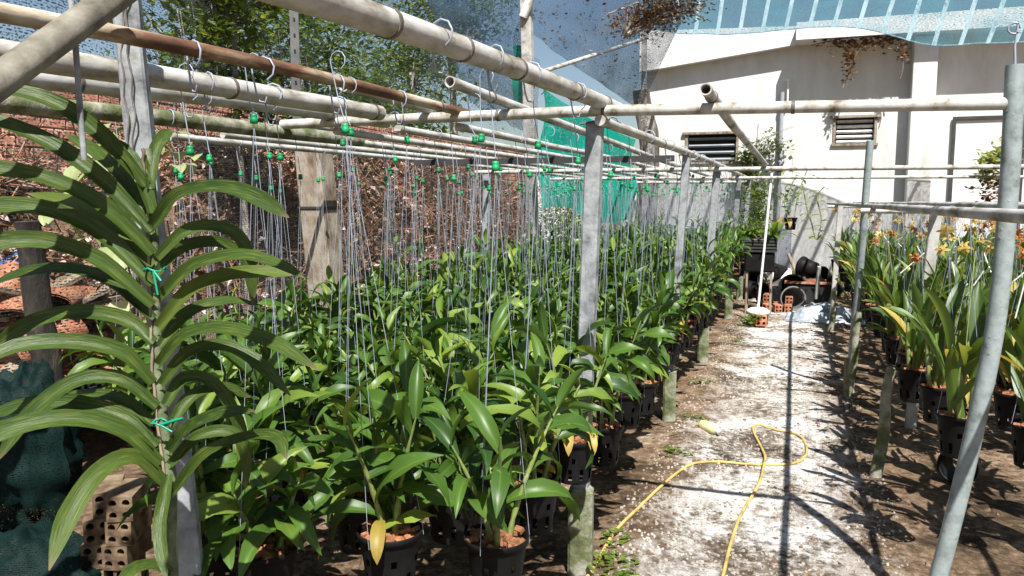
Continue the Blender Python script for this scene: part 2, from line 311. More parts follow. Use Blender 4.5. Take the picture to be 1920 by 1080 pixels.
# ------------------------------------------------------------------ ground and path
rnd = random.Random(7)
def axis(lo, hi, step, far):
    a = []; x = lo
    while x < hi + 1e-6: a.append(x); x += step
    ext = [.4, 1.2, 3, 8, 20, 60, 160, far]
    return [lo - e for e in reversed(ext)] + a + [hi + e for e in ext]
xs = axis(-6, 4, .07, 500); ys = axis(0.5, 19, .09, 500)
b = MB(); vs = []
for y in ys:
    for x in xs:
        inside = -6 <= x <= 4 and .5 <= y <= 19
        vs.append((x, y, gh(x, y) if inside else 0.0))
nx = len(xs); b.add(vs, [(j * nx + i, j * nx + i + 1, (j + 1) * nx + i + 1, (j + 1) * nx + i) for j in range(len(ys) - 1) for i in range(nx - 1)])
b.build('ground', 'soil', kind='structure')
b = MB(); vs = []; fs = []; nxp = 34; ny = 260
for j in range(ny + 1):
    y = .6 + j * (14.4 / ny); l = -.95 + .14 * noise.noise((y * 1.7, 0, 2)) + .07 * noise.noise((y * 6, 0, 7)); r_ = 1.0 + .25 * noise.noise((y * 1.2, 9, 2))
    for i in range(nxp + 1):
        x = l + (r_ - l) * i / nxp; e = min(1, min(i, nxp - i) / 2)
        vs.append((x, y, gh(x, y) - .010 + .014 * e))
fs = [(j * (nxp + 1) + i, j * (nxp + 1) + i + 1, (j + 1) * (nxp + 1) + i + 1, (j + 1) * (nxp + 1) + i) for j in range(ny) for i in range(nxp)]
b.add(vs, fs); b.build('path', 'path', kind='structure')
# loose chips and grit
def chips(name, mat, n, area, smin, smax, flat, kw):
    b = MB()
    for _ in range(n):
        x = rnd.uniform(area[0], area[1]); y = area[2] + (area[3] - area[2]) * rnd.random() ** 1.6; s = rnd.uniform(smin, smax)
        z = gh(x, y) + .006; k = rnd.randint(4, 6); a0 = rnd.random() * 6; tz = rnd.uniform(-.4, .4)
        ring = [(s * rnd.uniform(.6, 1.2) * math.cos(a0 + 6.283 * i / k), s * rnd.uniform(.6, 1.2) * math.sin(a0 + 6.283 * i / k)) for i in range(k)]
        h = s * flat
        b.add([(x + p, y + q, z - .004 + tz * p * .3) for p, q in ring] + [(x + p * .7, y + q * .7, z + h + tz * p) for p, q in ring],
              [tuple(range(k, 2 * k))] + [(i, (i + 1) % k, k + (i + 1) % k, k + i) for i in range(k)])
    b.build(name, mat, smooth=False, **kw)
chips('gravel', 'stone', 9000, (-.75, .5, 2.2, 13), .003, .011, .3, dict(kind='stuff', label='pale grit and mortar crumbs scattered over the path', cat='gravel'))
chips('leaf_litter', 'dry_leaf', 2600, (-3.6, 2.2, 2.0, 13), .008, .022, .12, dict(kind='stuff', label='brown leaf and bark crumbs on the soil', cat='leaf litter'))

# ------------------------------------------------------------------ building behind
WY = 18.0
bd = thing('building', 'long whitewashed building closing off the end of the path', 'building', (0, WY, 0))
W1 = Py(1294, 257, WY); W2 = Py(1375, 298, WY); W3 = Py(1568, 222, WY); W4 = Py(1638, 268, WY)
XL, XR, ZT = -3.25, 9.0, 4.7
def wall_with_holes(b, x0, x1, z0, z1, holes, y, th):
    xsx = sorted({x0, x1, *[h[0] for h in holes], *[h[1] for h in holes]}); zsz = sorted({z0, z1, *[h[2] for h in holes], *[h[3] for h in holes]})
    for i in range(len(xsx) - 1):
        for j in range(len(zsz) - 1):
            cx, cz = (xsx[i] + xsx[i + 1]) / 2, (zsz[j] + zsz[j + 1]) / 2
            if any(h[0] < cx < h[1] and h[2] < cz < h[3] for h in holes): continue
            b.add([(xsx[i], y, zsz[j]), (xsx[i + 1], y, zsz[j]), (xsx[i + 1], y, zsz[j + 1]), (xsx[i], y, zsz[j + 1])], [(0, 1, 2, 3)])
    for h in holes:
        p = [(h[0], h[2]), (h[1], h[2]), (h[1], h[3]), (h[0], h[3])]
        for k in range(4):
            q, r_ = p[k], p[(k + 1) % 4]
            b.add([(q[0], y, q[1]), (q[0], y + th, q[1]), (r_[0], y + th, r_[1]), (r_[0], y, r_[1])], [(0, 1, 2, 3)])
HL = (W1.x - .05, W2.x + .05, W2.z - .05, W1.z + .05); HR = (W3.x, W4.x, W4.z, W3.z)
b = MB(); wall_with_holes(b, XL, XR, -.1, ZT, [HL, HR], WY, .22)
b.add([(XL, WY, -.1), (XL, WY + 7, -.1), (XL, WY + 7, ZT), (XL, WY, ZT)], [(0, 1, 2, 3)])
b.build('wall', 'plaster', bd, smooth=False)
MB().box(((XL + 0.3) / 2 - .1, WY - .03, .45), (3.0, .06, .9)).build('plinth', 'plinth_paint', bd, smooth=False)
for x0, x1 in ((2.05, 2.48), (6.4, 6.83)):
    MB().boxb(((x0 + x1) / 2, WY - .18, 2.32), (x1 - x0, .364, 4.72), .012).build('pilaster', 'plaster', bd, smooth=False)
# roof: shallow sloping eave at the left bay, deeper one over the rest
zl, zr = Py(1215, 135, WY - .2).z, Py(1488, 85, WY - .2).z
b = MB(); xa, xb = XL - .1, -.13
for y0, y1, h in ((WY - .27, WY + 7, .62),):
    b.add([(xa, y0, zl), (xb, y0, zr), (xb, y1, zr), (xa, y1, zl), (xa, y0, zl + h + .25), (xb, y0, zr + h * .6), (xb, y1, zr + h * .6), (xa, y1, zl + h + .25)],
          [(3, 2, 1, 0), (4, 5, 6, 7), (0, 1, 5, 4), (1, 2, 6, 5), (2, 3, 7, 6), (3, 0, 4, 7)])
b.build('eave', 'roof_white', bd, smooth=False)
MB().box(((-.13 + XR) / 2 + .1, WY + 3.2, zr + .19), (XR + .33, 7.75, .34)).build('roof', 'roof_white', bd, smooth=False)
def louvre(h, n, proud):
    w = obj('window', MB().box(((h[0] + h[1]) / 2, WY + .205, (h[2] + h[3]) / 2), (h[1] - h[0] + .1, .02, h[3] - h[2] + .1)).mesh('window', 'black', False), bd); w.location = (0, -WY, 0)
    for k in range(n):
        z = h[2] + (h[3] - h[2]) * (k + .35) / n; M = Matrix.Rotation(R(-24), 3, 'X')
        MB().box(((h[0] + h[1]) / 2, WY + .09, z), (h[1] - h[0] - .04, .08, .03), M).build('slat', 'white_paint' if proud else 'plinth_paint', w, smooth=False, local=True)
    fr = MB(); t = .05
    fr.box((h[0] - t / 2, WY - .012, (h[2] + h[3]) / 2), (t, .03, h[3] - h[2])); fr.box((h[1] + t / 2, WY - .012, (h[2] + h[3]) / 2), (t, .03, h[3] - h[2]))
    fr.box(((h[0] + h[1]) / 2, WY - .02, h[3] + t / 2), (h[1] - h[0] + .24, .10, t)); fr.box(((h[0] + h[1]) / 2, WY - .02, h[2] - t / 2), (h[1] - h[0] + .16, .06, t))
    fr.build('frame', 'concrete_brown', w, smooth=False, local=True)
louvre(HL, 4, False); louvre(HR, 5, True)
b = MB(); q0 = Py(1790, 222, WY - .05); zt = q0.z
b.box((q0.x, WY - .05, zt / 2), (.06, .05, zt)); b.box((q0.x + .6, WY - .055, zt), (1.26, .05, .06)); b.box((q0.x + 1.2, WY - .05, zt / 2), (.06, .05, zt))
b.build('door_frame', 'dark_steel', bd, smooth=False)
MB().box((q0.x + .6, WY - .02, zt / 2 - .02), (1.14, .03, zt - .06)).build('door', 'plaster', bd, smooth=False)
xp = Py(1466, 200, WY - .1).x
dp = thing('drain_pipe', 'thin grey drain pipe running down the white wall beside the small window', 'pipe', (xp, WY - .1, 0))
MB().tube([(xp, WY - .1, 0), (xp, WY - .1, 3.75)], .045, 10).build('pipe', 'plinth_paint', dp)
for z in (.8, 2.1, 3.4): MB().tube([(xp, WY - .1, z), (xp, WY - .1, z + .05)], .06, 10).build('clamp', 'dark_steel', dp)
tp = Py(1478, 150, WY - .12)
b = MB(); b.tube([(tp.x, WY - .12, tp.z - .5), (tp.x, WY - .12, tp.z)], .022, 6); b.tube([(tp.x - .1, WY - .12, tp.z), (tp.x + .1, WY - .12, tp.z)], .02, 6)
b.build('vent_pipe', 'white_paint', label='short tee-topped vent pipe on the whitewashed wall', cat='pipe')

# ------------------------------------------------------------------ generic leaf meshes
def leaf_geo(L, w, a0, bend, fold=.35, n=7, tip=.55, twist=0.0, cross=4, roll=0.0, base=.35, sway=0.0, wave=0.0):
    """channelled leaf: starts at the origin towards +X, rises at a0 and arches over by bend (radians)"""
    vs, uvs = [], []; p = Vector((0, 0, 0)); ds = L / n
    for i in range(n + 1):
        t = i / n; a = a0 - bend * t ** 1.15
        d = Vector((math.cos(a), 0, math.sin(a))); nn = Vector((-math.sin(a), 0, math.cos(a)))
        if i: p = p + d * ds
        prof = (base + (1 - base) * math.sin(min(1, t / .42) * math.pi / 2)) * (1 if t < tip else max(0.02, 1 - ((t - tip) / (1 - tip)) ** 1.9))
        hw = w / 2 * prof; tw = twist * t
        for k in range(cross + 1):
            s = k / cross * 2 - 1
            side = Vector((0, math.cos(tw), math.sin(tw)))
            q = p + side * (s * hw) + nn * (abs(s) ** 1.3 * hw * fold) + nn * (roll * s * s * hw)
            q = q + Vector((0, sway * L * t * t, 0)) + nn * (wave * hw * math.sin(t * 11 + s * 1.5) * abs(s)); vs.append(q); uvs.append((k / cross, t))
    c = cross + 1
    return vs, [(i * c + k, i * c + k + 1, (i + 1) * c + k + 1, (i + 1) * c + k) for i in range(n) for k in range(cross)], uvs
def leaf_mesh(name, mat, *a, **k):
    vs, fs, uv = leaf_geo(*a, **k); b = MB(); b.add(vs, fs, uv); return b.mesh(name, mat), (vs, fs, uv)
rl = random.Random(3)
OL = [leaf_mesh('leaf', 'leaf_orchid', L, w, R(a), R(be), fo, 7, .5, tw, sway=sd, wave=wv) for L, w, a, be, tw, fo, sd, wv in
      ((.19, .040, 62, 75, .3, .45, .08, .2), (.17, .043, 48, 85, -.45, .3, -.15, .25), (.21, .038, 55, 125, .5, .55, .12, .15), (.16, .042, 35, 60, .2, .35, -.05, .3), (.18, .045, 70, 150, -.3, .5, .1, .2),
       (.15, .036, 28, 95, .6, .25, .2, .3), (.22, .042, 58, 105, -.6, .6, -.12, .15), (.13, .032, 75, 40, .2, .7, .05, .1), (.20, .036, 74, 60, .7, .6, -.1, .2), (.17, .046, 15, 70, -.3, .2, .15, .35), (.23, .040, 66, 170, .4, .4, -.2, .2))]
OLD = leaf_mesh('leaf', 'leaf_old', .15, .040, R(20), R(110), .3)
# ------------------------------------------------------------------ pots
def pot_mesh(name, r, h, mat, slots=True):
    b = MB(); n = 30
    prof = [(r * .72, 0), (r * .745, h * .10), (r * .80, h * .36), (r * .83, h * .50), (r * .86, h * .62), (r * .93, h * .86), (r * .94, h * .88), (r * 1.0, h * .885), (r * 1.02, h * .99), (r * 1.0, h), (r * .95, h * .985), (r * .93, h * .86)]
    b.lathe(prof, n, skip=(lambda i, k: (i == 1 and k % 3 == 0) or (i == 3 and k % 5 == 2)) if slots else None)
    m = len(prof)
    ring = lambda q: [(r * q * math.cos(6.28319 * k / n), r * q * math.sin(6.28319 * k / n), .001) for k in range(n)]
    b.add(ring(.72) + ring(.60), [(k, (k + 1) % n, n + (k + 1) % n, n + k) for k in range(n)])      # open base with a narrow lip and two cross bars
    b.box((0, 0, .004), (r * 1.25, .014, .004)); b.box((0, 0, .009), (.014, r * 1.25, .004))
    return b.mesh(name, mat)
POT = pot_mesh('pot', .09, .168, 'pot'); POT2 = pot_mesh('pot', .092, .17, 'pot')
def bark_mesh(r, z, seed):
    g = random.Random(seed); b = MB(); n = 14
    b.add([(0, 0, z + .012)] + [(r * math.cos(6.28319 * k / n), r * math.sin(6.28319 * k / n), z - .004) for k in range(n)], [(0, 1 + k, 1 + (k + 1) % n) for k in range(n)])
    for _ in range(46):
        a = g.random() * 6.283; q = r * math.sqrt(g.random()) * .93; s = g.uniform(.008, .019)
        M = Matrix.Rotation(g.random() * 6, 3, 'Z') @ Matrix.Rotation(g.uniform(-.8, .8), 3, 'X')
        b.box((q * math.cos(a), q * math.sin(a), z + .008 + g.random() * .012), (s * 1.5, s, s * .7), M)
    return b.mesh('bark', 'bark', False)
BARK = [bark_mesh(.083, .148, i) for i in range(4)]
# ------------------------------------------------------------------ hanging orchids in the long bed
def orchid_layout(g, tall, t0=.10):
    canes, leaves = [], []
    nc = g.choice((3, 4, 4, 5))
    for c in range(nc):
        a = c * 6.283 / nc + g.uniform(-.6, .6); hgt = tall * g.uniform(.55, 1.05); lean = g.uniform(.14, .42)
        r0 = g.uniform(.015, .05); pts = []
        for i in range(7):
            t = i / 6; rr = r0 + lean * hgt * t ** 1.4
            pts.append(Vector((rr * math.cos(a), rr * math.sin(a), .145 + hgt * t)))
        canes.append(pts); nl = g.randint(9, 12) - (3 if t0 > .2 else 0); az = g.random() * 6
        for k in range(nl):
            t = t0 + (1 - t0) * k / (nl - 1); q = t * 6; i = min(5, int(q)); p = pts[i].lerp(pts[i + 1], q - i)
            az += math.pi + g.uniform(-.55, .55)
            if k == nl - 1: vi = 7; az += g.uniform(-1, 1)
            elif k == nl - 2: vi = g.choice((0, 3, 7))
            else: vi = g.choice((0, 1, 2, 3, 4, 5, 6, 8, 9, 10))
            s = g.uniform(.9, 1.5) * (.85 if t > .85 else 1)
            M = Matrix.Translation(p) @ Matrix.Rotation(az, 4, 'Z') @ Matrix.Rotation(g.uniform(-.6, .6), 4, 'X') @ Matrix.Rotation(g.uniform(-.5, .35), 4, 'Y') @ Matrix.Scale(s, 4)
            leaves.append((vi, M))
        if g.random() < .3: leaves.append((11, Matrix.Translation(pts[1]) @ Matrix.Rotation(g.random() * 6, 4, 'Z')))
    return canes, leaves
def cane_geo(b, pts):
    P = catmull(pts, 12); b.tube(P, [(.0080 + (.0018 if i % 2 else -.0012)) * (1 - .7 * (i / 12) ** 2) for i in range(13)], 6)
ALLLEAF = OL + [OLD]
FOL = []; FOLE = []
for s in range(20):
    g = random.Random(100 + s); canes, leaves = orchid_layout(g, g.uniform(.34, .54), .10 if s < 14 else .34); b = MB(); c = MB()
    for vi, M in leaves:
        vs, fs, uv = ALLLEAF[vi][1]; b.mi = 1 if vi == 11 else 0; b.add([M @ q for q in vs], fs, uv)
    for p in canes: cane_geo(c, p)
    (FOL if s < 14 else FOLE).append((b.mesh('foliage', ['leaf_orchid', 'leaf_old']), c.mesh('cane', 'cane')))
# hangers
def hook_geo(b, top, r=.024):
    pts = [Vector((r * math.cos(a), 0, r * math.sin(a))) for a in [R(x) for x in (-70, -30, 10, 50, 90, 130, 165, 185)]]
    pts = [p + Vector((0, 0, top - r)) for p in pts]; return pts
def hanger_meshes(Hh, kz, rim):
    """Hh: length from pot rim plane to rail top; kz: height of the knob above the rim"""
    b = MB(); pts = hook_geo(b, Hh) + [Vector((-.012, 0, Hh - .12)), Vector((0, 0, kz + .02))]
    b.tube(pts, .0017, 5); hook = b
    k = MB().lathe([(.002, kz + .013), (.0085, kz + .012), (.0095, kz + .006), (.0085, kz + .002), (.0105, kz), (.0100, kz - .012), (.004, kz - .013)], 9)
    ws = []
    for i in range(3):
        a = 6.28319 * i / 3 + .4; ws.append(MB().tube([(0, 0, kz - .015), (rim * math.cos(a), rim * math.sin(a), 0), (rim * math.cos(a), rim * math.sin(a), -.025)], .00092, 4))
    return hook, k, ws
HANG = []
for kz in (1.00, 1.05, 1.08, 1.12):
    hk, kn, ws = hanger_meshes(1.28, kz, .091)
    far = MB(); far.mi = 0; far.add(hk.v, hk.f)
    for w in ws: far.add(w.v, w.f)
    far.mi = 1; far.add(kn.v, kn.f)
    HANG.append((hk.mesh('hook', 'wire'), kn.mesh('knob', 'knob'), [w.mesh('wire', 'wire') for w in ws], far.mesh('pot_hanger', ['wire', 'knob'])))
RAILS_NEAR, RAILS_FAR = (-.75, -1.3, -1.61, -1.94, -2.2), (-.69, -1.065, -1.32, -1.60, -1.90, -2.20, -2.50, -2.80)
RZ = 1.86          # top of the rails over the long bed
RIM = .58
cols = [-.76, -1.04, -1.31, -1.6, -1.9, -2.2, -2.5, -2.8]
g = random.Random(11); n_or = 0
ORD = 'first second third fourth fifth sixth seventh eighth ninth tenth eleventh twelfth thirteenth'.split()
def place(ys, y, marks):
    """which pot past (or before) which named bar of the frame"""
    best = None
    for my, nm in marks:
        if y >= my: best = (my, nm)
    if best is None: return ORD[sum(1 for q in ys if y < q < marks[0][0])] + ' pot before ' + marks[0][1]
    return ORD[sum(1 for q in ys if best[0] <= q < y)] + ' pot past ' + best[1]
MARKS = [(3.0, 'the first cross pipe'), (5.35, 'the black steel bar'), (7.35, 'the second cross pipe')]
LAB_N = 'broad-leaved orchid in a slotted black pot hanging in the long crowded bed'
LAB_P = 'orchid in a slotted black pot hanging along the path edge of the long bed'
for ci, x0 in enumerate(cols):
    y = (1.98, 1.84, 1.76, 1.82, 2.24, 2.4, 2.55, 2.7)[ci]; step = .415
    ylist = []
    while y < 14.6: ylist.append(y + g.uniform(-.05, .05)); y += step
    for yy in ylist:
        x = x0 + g.uniform(-.04, .04)
        z0 = RIM - .168 + g.uniform(-.03, .03) + .004 * max(0, yy - 4); rz = g.random() * 6.283
        edge = ci == 0
        row = 'edge row by the path posts' if edge else ORD[ci] + ' row from the path posts'; near = yy < 9.9
        lab_o = f'hanging orchid, {row}, {place(ylist, yy, MARKS)}' if near else LAB_P if edge else LAB_N
        t = thing('hanging_orchid', lab_o, 'orchid', (x, yy, z0), rz, 'orchids along the path edge' if edge else 'orchids in the long bed')
        p = obj('pot', POT, t); obj('bark', BARK[n_or % 4], p, kind='stuff')
        if yy < 5.2:
            canes, leaves = orchid_layout(g, g.uniform(.28, .46) + .02 * (yy - 2), .34 if edge else .10)
            for cpts in canes: b = MB(); cane_geo(b, cpts); b.build('cane', 'cane', t, local=True)
            for vi, M in leaves: obj('leaf', ALLLEAF[vi][0], t, M)
        else:
            fm, cm = g.choice(FOLE if edge else FOL); s = g.uniform(.82, 1.15)
            o = obj('foliage', fm, t, Matrix.Scale(s, 4) @ Matrix.Translation((0, 0, .145 * (1 / s - 1))), kind='stuff')
            if yy < 9: obj('cane', cm, t, o.matrix_local.copy(), kind='stuff')
        hk, kn, ws, far = g.choice(HANG); zr = z0 + .168
        rails = RAILS_FAR if yy > 3.05 else RAILS_NEAR + ((-1.085,) if yy > 2.5 else ()) + ((-2.50, -2.80) if yy > 2.3 else ())
        rx = min(rails, key=lambda q: abs(q - x)); RZ = 1.833 if yy > 3.05 else 1.872
        SH = Matrix.Identity(4); SH[0][2] = (rx - x) / (RZ - zr)
        M = Matrix.Translation((x, yy, zr)) @ SH @ Matrix.Rotation(g.uniform(-.3, .3), 4, 'Z') @ Matrix.Scale((RZ - zr) / 1.28, 4, Vector((0, 0, 1)))
        lab = f'green-knobbed hanger, {row}, {place(ylist, yy, MARKS)}' if near else 'wire pot hanger with green knob on the path edge rail of the long bed' if edge else 'three-wire pot hanger with a green knob over the long bed'
        if yy < 6.5:
            h = thing('pot_hanger', lab, 'hanger', (0, 0, 0), 0, 'pot hangers over the path edge' if edge else 'pot hangers over the long bed'); h.matrix_local = M
            obj('hook', hk, h); obj('knob', kn, h)
            for w in ws: obj('wire', w, h)
        else:
            obj('pot_hanger', far, None, M, lab, 'hanger', 'pot hangers over the path edge' if edge else 'pot hangers over the long bed')
        n_or += 1


# ------------------------------------------------------------------ the frame of pipes and posts over the long bed
PM = {'galv': 'grey', 'rust': 'rusty'}
def pipe(name, pts, r, mat, label, group=None, hollow=0, bands=()):
    P = [Vector(p) for p in pts]; t = thing(name, label, 'pipe', P[0], 0, group)
    n = 14; Q = catmull(P, max(6, len(P) * 4)) if len(P) > 2 else [P[0].lerp(P[1], i / 8) for i in range(9)]
    Q = [Q[0]] + [q + Vector((0, 0, .004 * noise.noise((q.x * 2, q.y * 2, r * 90)))) for q in Q[1:-1]] + [Q[-1]]
    MB().tube(Q, r, n, hollow=hollow).build('tube', mat, t)
    for f in bands:
        k = f * (len(Q) - 1); i = min(len(Q) - 2, int(k)); c = Q[i].lerp(Q[i + 1], k - i); d = (Q[i + 1] - Q[i]).normalized()
        MB().tube([c - d * .006, c + d * .006], r + .003, n).build('tie_wire', 'wire_dark', t)
    return t
ZC = 1.83                                                           # crossbars under the rails
pipe('cross_pipe', [(-2.14, 3, ZC), (-.7, 3, ZC + .005), (.64, 3, ZC - .02)], .021, 'galv', 'grey cross pipe from the first concrete post to the thick leaning pole', bands=(.35, .5, .75))
pipe('cross_pipe', [(-3.0, 7.35, 1.775), (-.7, 7.35, 1.775), (2.6, 7.35, 1.76)], .02, 'galv', 'thin grey cross pipe over the path reaching the third row post')
pipe('cross_pipe', [(-3.0, 9.9, 1.77), (-.6, 9.9, 1.765), (2.9, 9.9, 1.745)], .018, 'galv', 'thin cross pipe over the path just before the debris heap')
pipe('cross_pipe', [(-3.0, 12.3, 1.77), (-.7, 12.3, 1.77)], .018, 'galv', 'cross pipe over the far end of the long bed')
MB().box((-1.72, 5.35, 1.775), (1.9, .03, .04)).build('cross_bar', 'dark_steel', smooth=False, label='flat black steel bar tied behind the second path-edge post', cat='bar')
zr = ZC + .021
ra = Px(540, -12, -.75); 
pipe('rail_pipe', [(-.76, .55, 1.80), (-.755, 1.5, 1.845), (-.74, 2.3, 1.865), (-.70, 3.25, 1.868)], .0285, 'galv', 'thick grey pipe with wire ties ending just past the first cross pipe', bands=(.3, .44, .6, .8, .93))
pipe('rail_pipe', [(-.71, 2.98, 1.80), (-.69, 5.3, 1.81), (-.67, 7.4, 1.815), (-.66, 13.8, 1.81)], .021, 'galv', 'grey rail pipe on the path-edge posts beyond the first cross pipe', bands=(.2, .45, .6))
pipe('rail_pipe', [(-1.30, .5, 1.795), (-1.3, 1.72, 1.846), (-1.3, 3.1, 1.858)], .0175, 'rust', 'heavily rusted pipe lying over the first cross pipe', bands=(.9,))
pipe('rail_pipe', [(-1.62, .8, 1.80), (-1.61, 1.9, 1.832), (-1.60, 2.9, 1.85)], .030, 'galv', 'thick pale pipe with a joint beside the rusty one', bands=(.55, .97))
pipe('rail_pipe', [(-2.02, 1.0, 1.80), (-1.95, 2.3, 1.86), (-1.84, 3.4, 1.87)], .031, 'galv', 'thick pale pipe with mossy patch behind the near concrete post', bands=(.3, .8))
pipe('rail_pipe', [(-2.35, 1.3, 1.79), (-2.22, 2.3, 1.80), (-2.1, 3.6, 1.80)], .03, 'concrete_moss', 'mossy dark pipe at the rear of the bed with loose wire loops')
pipe('rail_pipe', [(-1.09, 2.45, 1.888), (-1.075, 4.0, 1.862), (-1.06, 7.4, 1.82), (-1.05, 13.8, 1.80)], .019, 'galv', 'grey pipe with an open end propped on the first cross pipe', hollow=.8, bands=(.09,))
pipe('rail_pipe', [(-1.46, 2.4, 1.885), (-1.44, 2.8, 1.874), (-1.42, 3.2, 1.863)], .019, 'galv', 'short pipe stub with an open end on the first cross pipe', hollow=.8)
for x, lab in ((-1.32, 'third'), (-1.60, 'fourth'), (-1.90, 'fifth'), (-2.20, 'sixth'), (-2.50, 'seventh'), (-2.80, 'eighth')):
    pipe('rail_pipe', [(x, 3.05, 1.80), (x, 7.4, 1.815), (x, 13.8, 1.80)], .0165, 'galv', f'thin grey rail pipe, {lab} from the path posts beyond the first cross pipe')
pipe('rail_pipe', [(-.305, 2.82, 1.876), (-.30, 4.5, 1.853), (-.27, 7.5, 1.815)], .021, 'galv', 'grey pipe with an open end running over the middle of the path', hollow=.78, bands=(.06,))
a = Pd(-50, 186, 1.25); c_ = Pd(245, -27, 1.55)
pipe('brace_pipe', [a, c_], .027, 'pipe_shaded', 'thick slanting brace pipe crossing over the near concrete post')
# posts on footings, path edge of the bed
def lean_prism(b, p0, p1, w, d, b_=.006):
    ax = (p1 - p0); L = ax.length; q = Vector((0, 0, 1)).rotation_difference(ax.normalized()).to_matrix()
    b.boxb((p0 + p1) / 2, (w, d, L), b_, q)
posts = [((-.775, 3.0), (-.74, 3.03), .062, 'pale square concrete post under the first cross pipe'), ((-.77, 5.35), (-.69, 5.35), .05, 'slim concrete post tied to the black steel bar'),
         ((-.77, 7.42), (-.68, 7.4), .065, 'pale concrete post under the second cross pipe'), ((-.765, 10.3), (-.66, 10.0), .06, 'concrete post by the white stake'), ((-.77, 12.4), (-.67, 12.3), .06, 'last concrete post on the path edge of the long bed')]
for (x0, y0), (x1, y1), w, lab in posts:
    t = thing('trellis_post', lab, 'post', (x0, y0, 0), 0, 'posts along the path edge of the long bed')
    b = MB(); lean_prism(b, Vector((x0, y0, .28)), Vector((x1, y1, 1.80)), w, w * .9); b.build('shaft', 'concrete_grey', t, smooth=False)
    b = MB(); b.boxb((x0 + .005, y0 - .012, .16), (w + .035, w + .03, .40), .012, Matrix.Rotation(.15, 3, 'Z')); b.build('footing', 'concrete_moss', t, smooth=False)
    MB().tube([(x1 - .05, y1 - .03, 1.79), (x1 + .05, y1 - .03, 1.80), (x1 + .05, y1 + .03, 1.81), (x1 - .05, y1 + .03, 1.80)], .004, 5).build('tie_wire', 'wire_dark', t)
for x, y, lab in ((-2.95, 7.45, 'slim concrete post at the rear of the bed by the side netting'), (-2.55, 9.9, 'slim concrete post standing among the far orchids')):
    t = thing('trellis_post', lab, 'post', (x, y, 0)); b = MB(); lean_prism(b, Vector((x, y, 0)), Vector((x + .03, y, 1.78)), .065, .06); b.build('shaft', 'concrete_grey', t, smooth=False)
    MB().boxb((x, y, .1), (.1, .1, .24), .012).build('footing', 'concrete_moss', t, smooth=False)
# near leaning concrete post with the vanda tied to it
pb, pt = Vector((-1.335, 1.5, -.02)), Vector((-1.50, 1.5, 2.15))
t = thing('concrete_post', 'pale grey cracked concrete post carrying the tall strap-leaved orchid', 'post', pb)
b = MB(); Q = catmull([pb, pb.lerp(pt, .35) + Vector((.004, 0, 0)), pb.lerp(pt, .7) - Vector((.004, 0, 0)), pt], 18); g2 = random.Random(5); vs = []; fs = []
for i, q in enumerate(Q):
    for k, (sx, sy) in enumerate(((-1, -.8), (-.8, -1), (.8, -1), (1, -.8), (1, .8), (.8, 1), (-.8, 1), (-1, .8))):
        j = .0022 * noise.noise((i * .9, k * 3, 1)); vs.append(q + Matrix.Rotation(R(32), 3, 'Z') @ Vector((sx * (.029 + j), sy * (.026 + j), 0)))
fs = [(i * 8 + k, i * 8 + (k + 1) % 8, i * 8 + 8 + (k + 1) % 8, i * 8 + 8 + k) for i in range(18) for k in range(8)] + [tuple(range(144, 152))]
b.add(vs, fs); b.build('shaft', 'concrete_grey', t, smooth=False)
kq = pb.lerp(pt, .735)
MB().lathe([(.0, .012), (.007, .012), (.009, .004), (.012, .003), (.012, 0)], 12, kq + Matrix.Rotation(R(32), 3, 'Z') @ Vector((.012, -.027, 0)), M=Matrix.Rotation(R(32), 3, 'Z') @ Matrix.Rotation(R(90), 3, 'X')).build('bolt_hole', 'pot_grey', t)
for k, off in enumerate((.0, .014)):
    P = [pt + Vector((.03 + off, -.02, -.05)) + Vector((.008 * math.sin(i * 1.7 + k) + .06 * i * off, -.004 * i, -.1 * i)) for i in range(9)]
    MB().tube([q + Vector((.004 * math.sin(i * 1.3), 0, 0)) for i, q in enumerate(catmull(P, 40))], .0022, 5).build('tie_wire', 'wire_dark', t)
wq = Pd(132, -10, 1.45)
b = MB(); b.tube([wq + Vector((0, 0, .1)), wq, Pd(142, 90, 1.45), Pd(152, 230, 1.46), Pd(158, 300, 1.47)], .0055, 7); b.build('hanging_rod', 'concrete_grey', label='thin grey rod hanging straight down beside the near concrete post', cat='rod')
# stout concrete column behind the bed with steel strap and perforated angle above
cx, cyy = Py(585, 300, 4.6).x, 4.6
t = thing('concrete_column', 'stout brown-streaked concrete column with steel collar behind the long bed', 'column', (cx, cyy, 0))
b = MB(); lean_prism(b, Vector((cx + .16, cyy, -.02)), Vector((cx, cyy, 1.98)), .19, .19, .015); b.build('shaft', 'concrete_brown', t, smooth=False)
MB().boxb((cx + .004, cyy, 1.95), (.225, .225, .045), .006).build('collar', 'dark_steel', t, smooth=False)
MB().boxb((cx + .045, cyy, 1.45), (.205, .205, .02), .004).build('band', 'dark_steel', t, smooth=False)
ap = thing('angle_post', 'perforated dark steel angle standing on the stout concrete column', 'post', (cx - .04, cyy, 1.97))
b = MB(); zz = 1.975; x0 = cx - .06
while zz < 3.3:      # a strip with bolt holes built as real gaps
    b.box((x0 - .018, cyy - .07, zz + .05), (.022, .006, .10)); b.box((x0 + .022, cyy - .07, zz + .05), (.022, .006, .10)); b.box((x0 + .002, cyy - .07, zz + .037), (.018, .006, .072)); zz += .1
b.box((x0 - .03, cyy - .045, 2.62), (.006, .055, 1.30)); b.build('strip', 'pot_grey', ap, smooth=False)

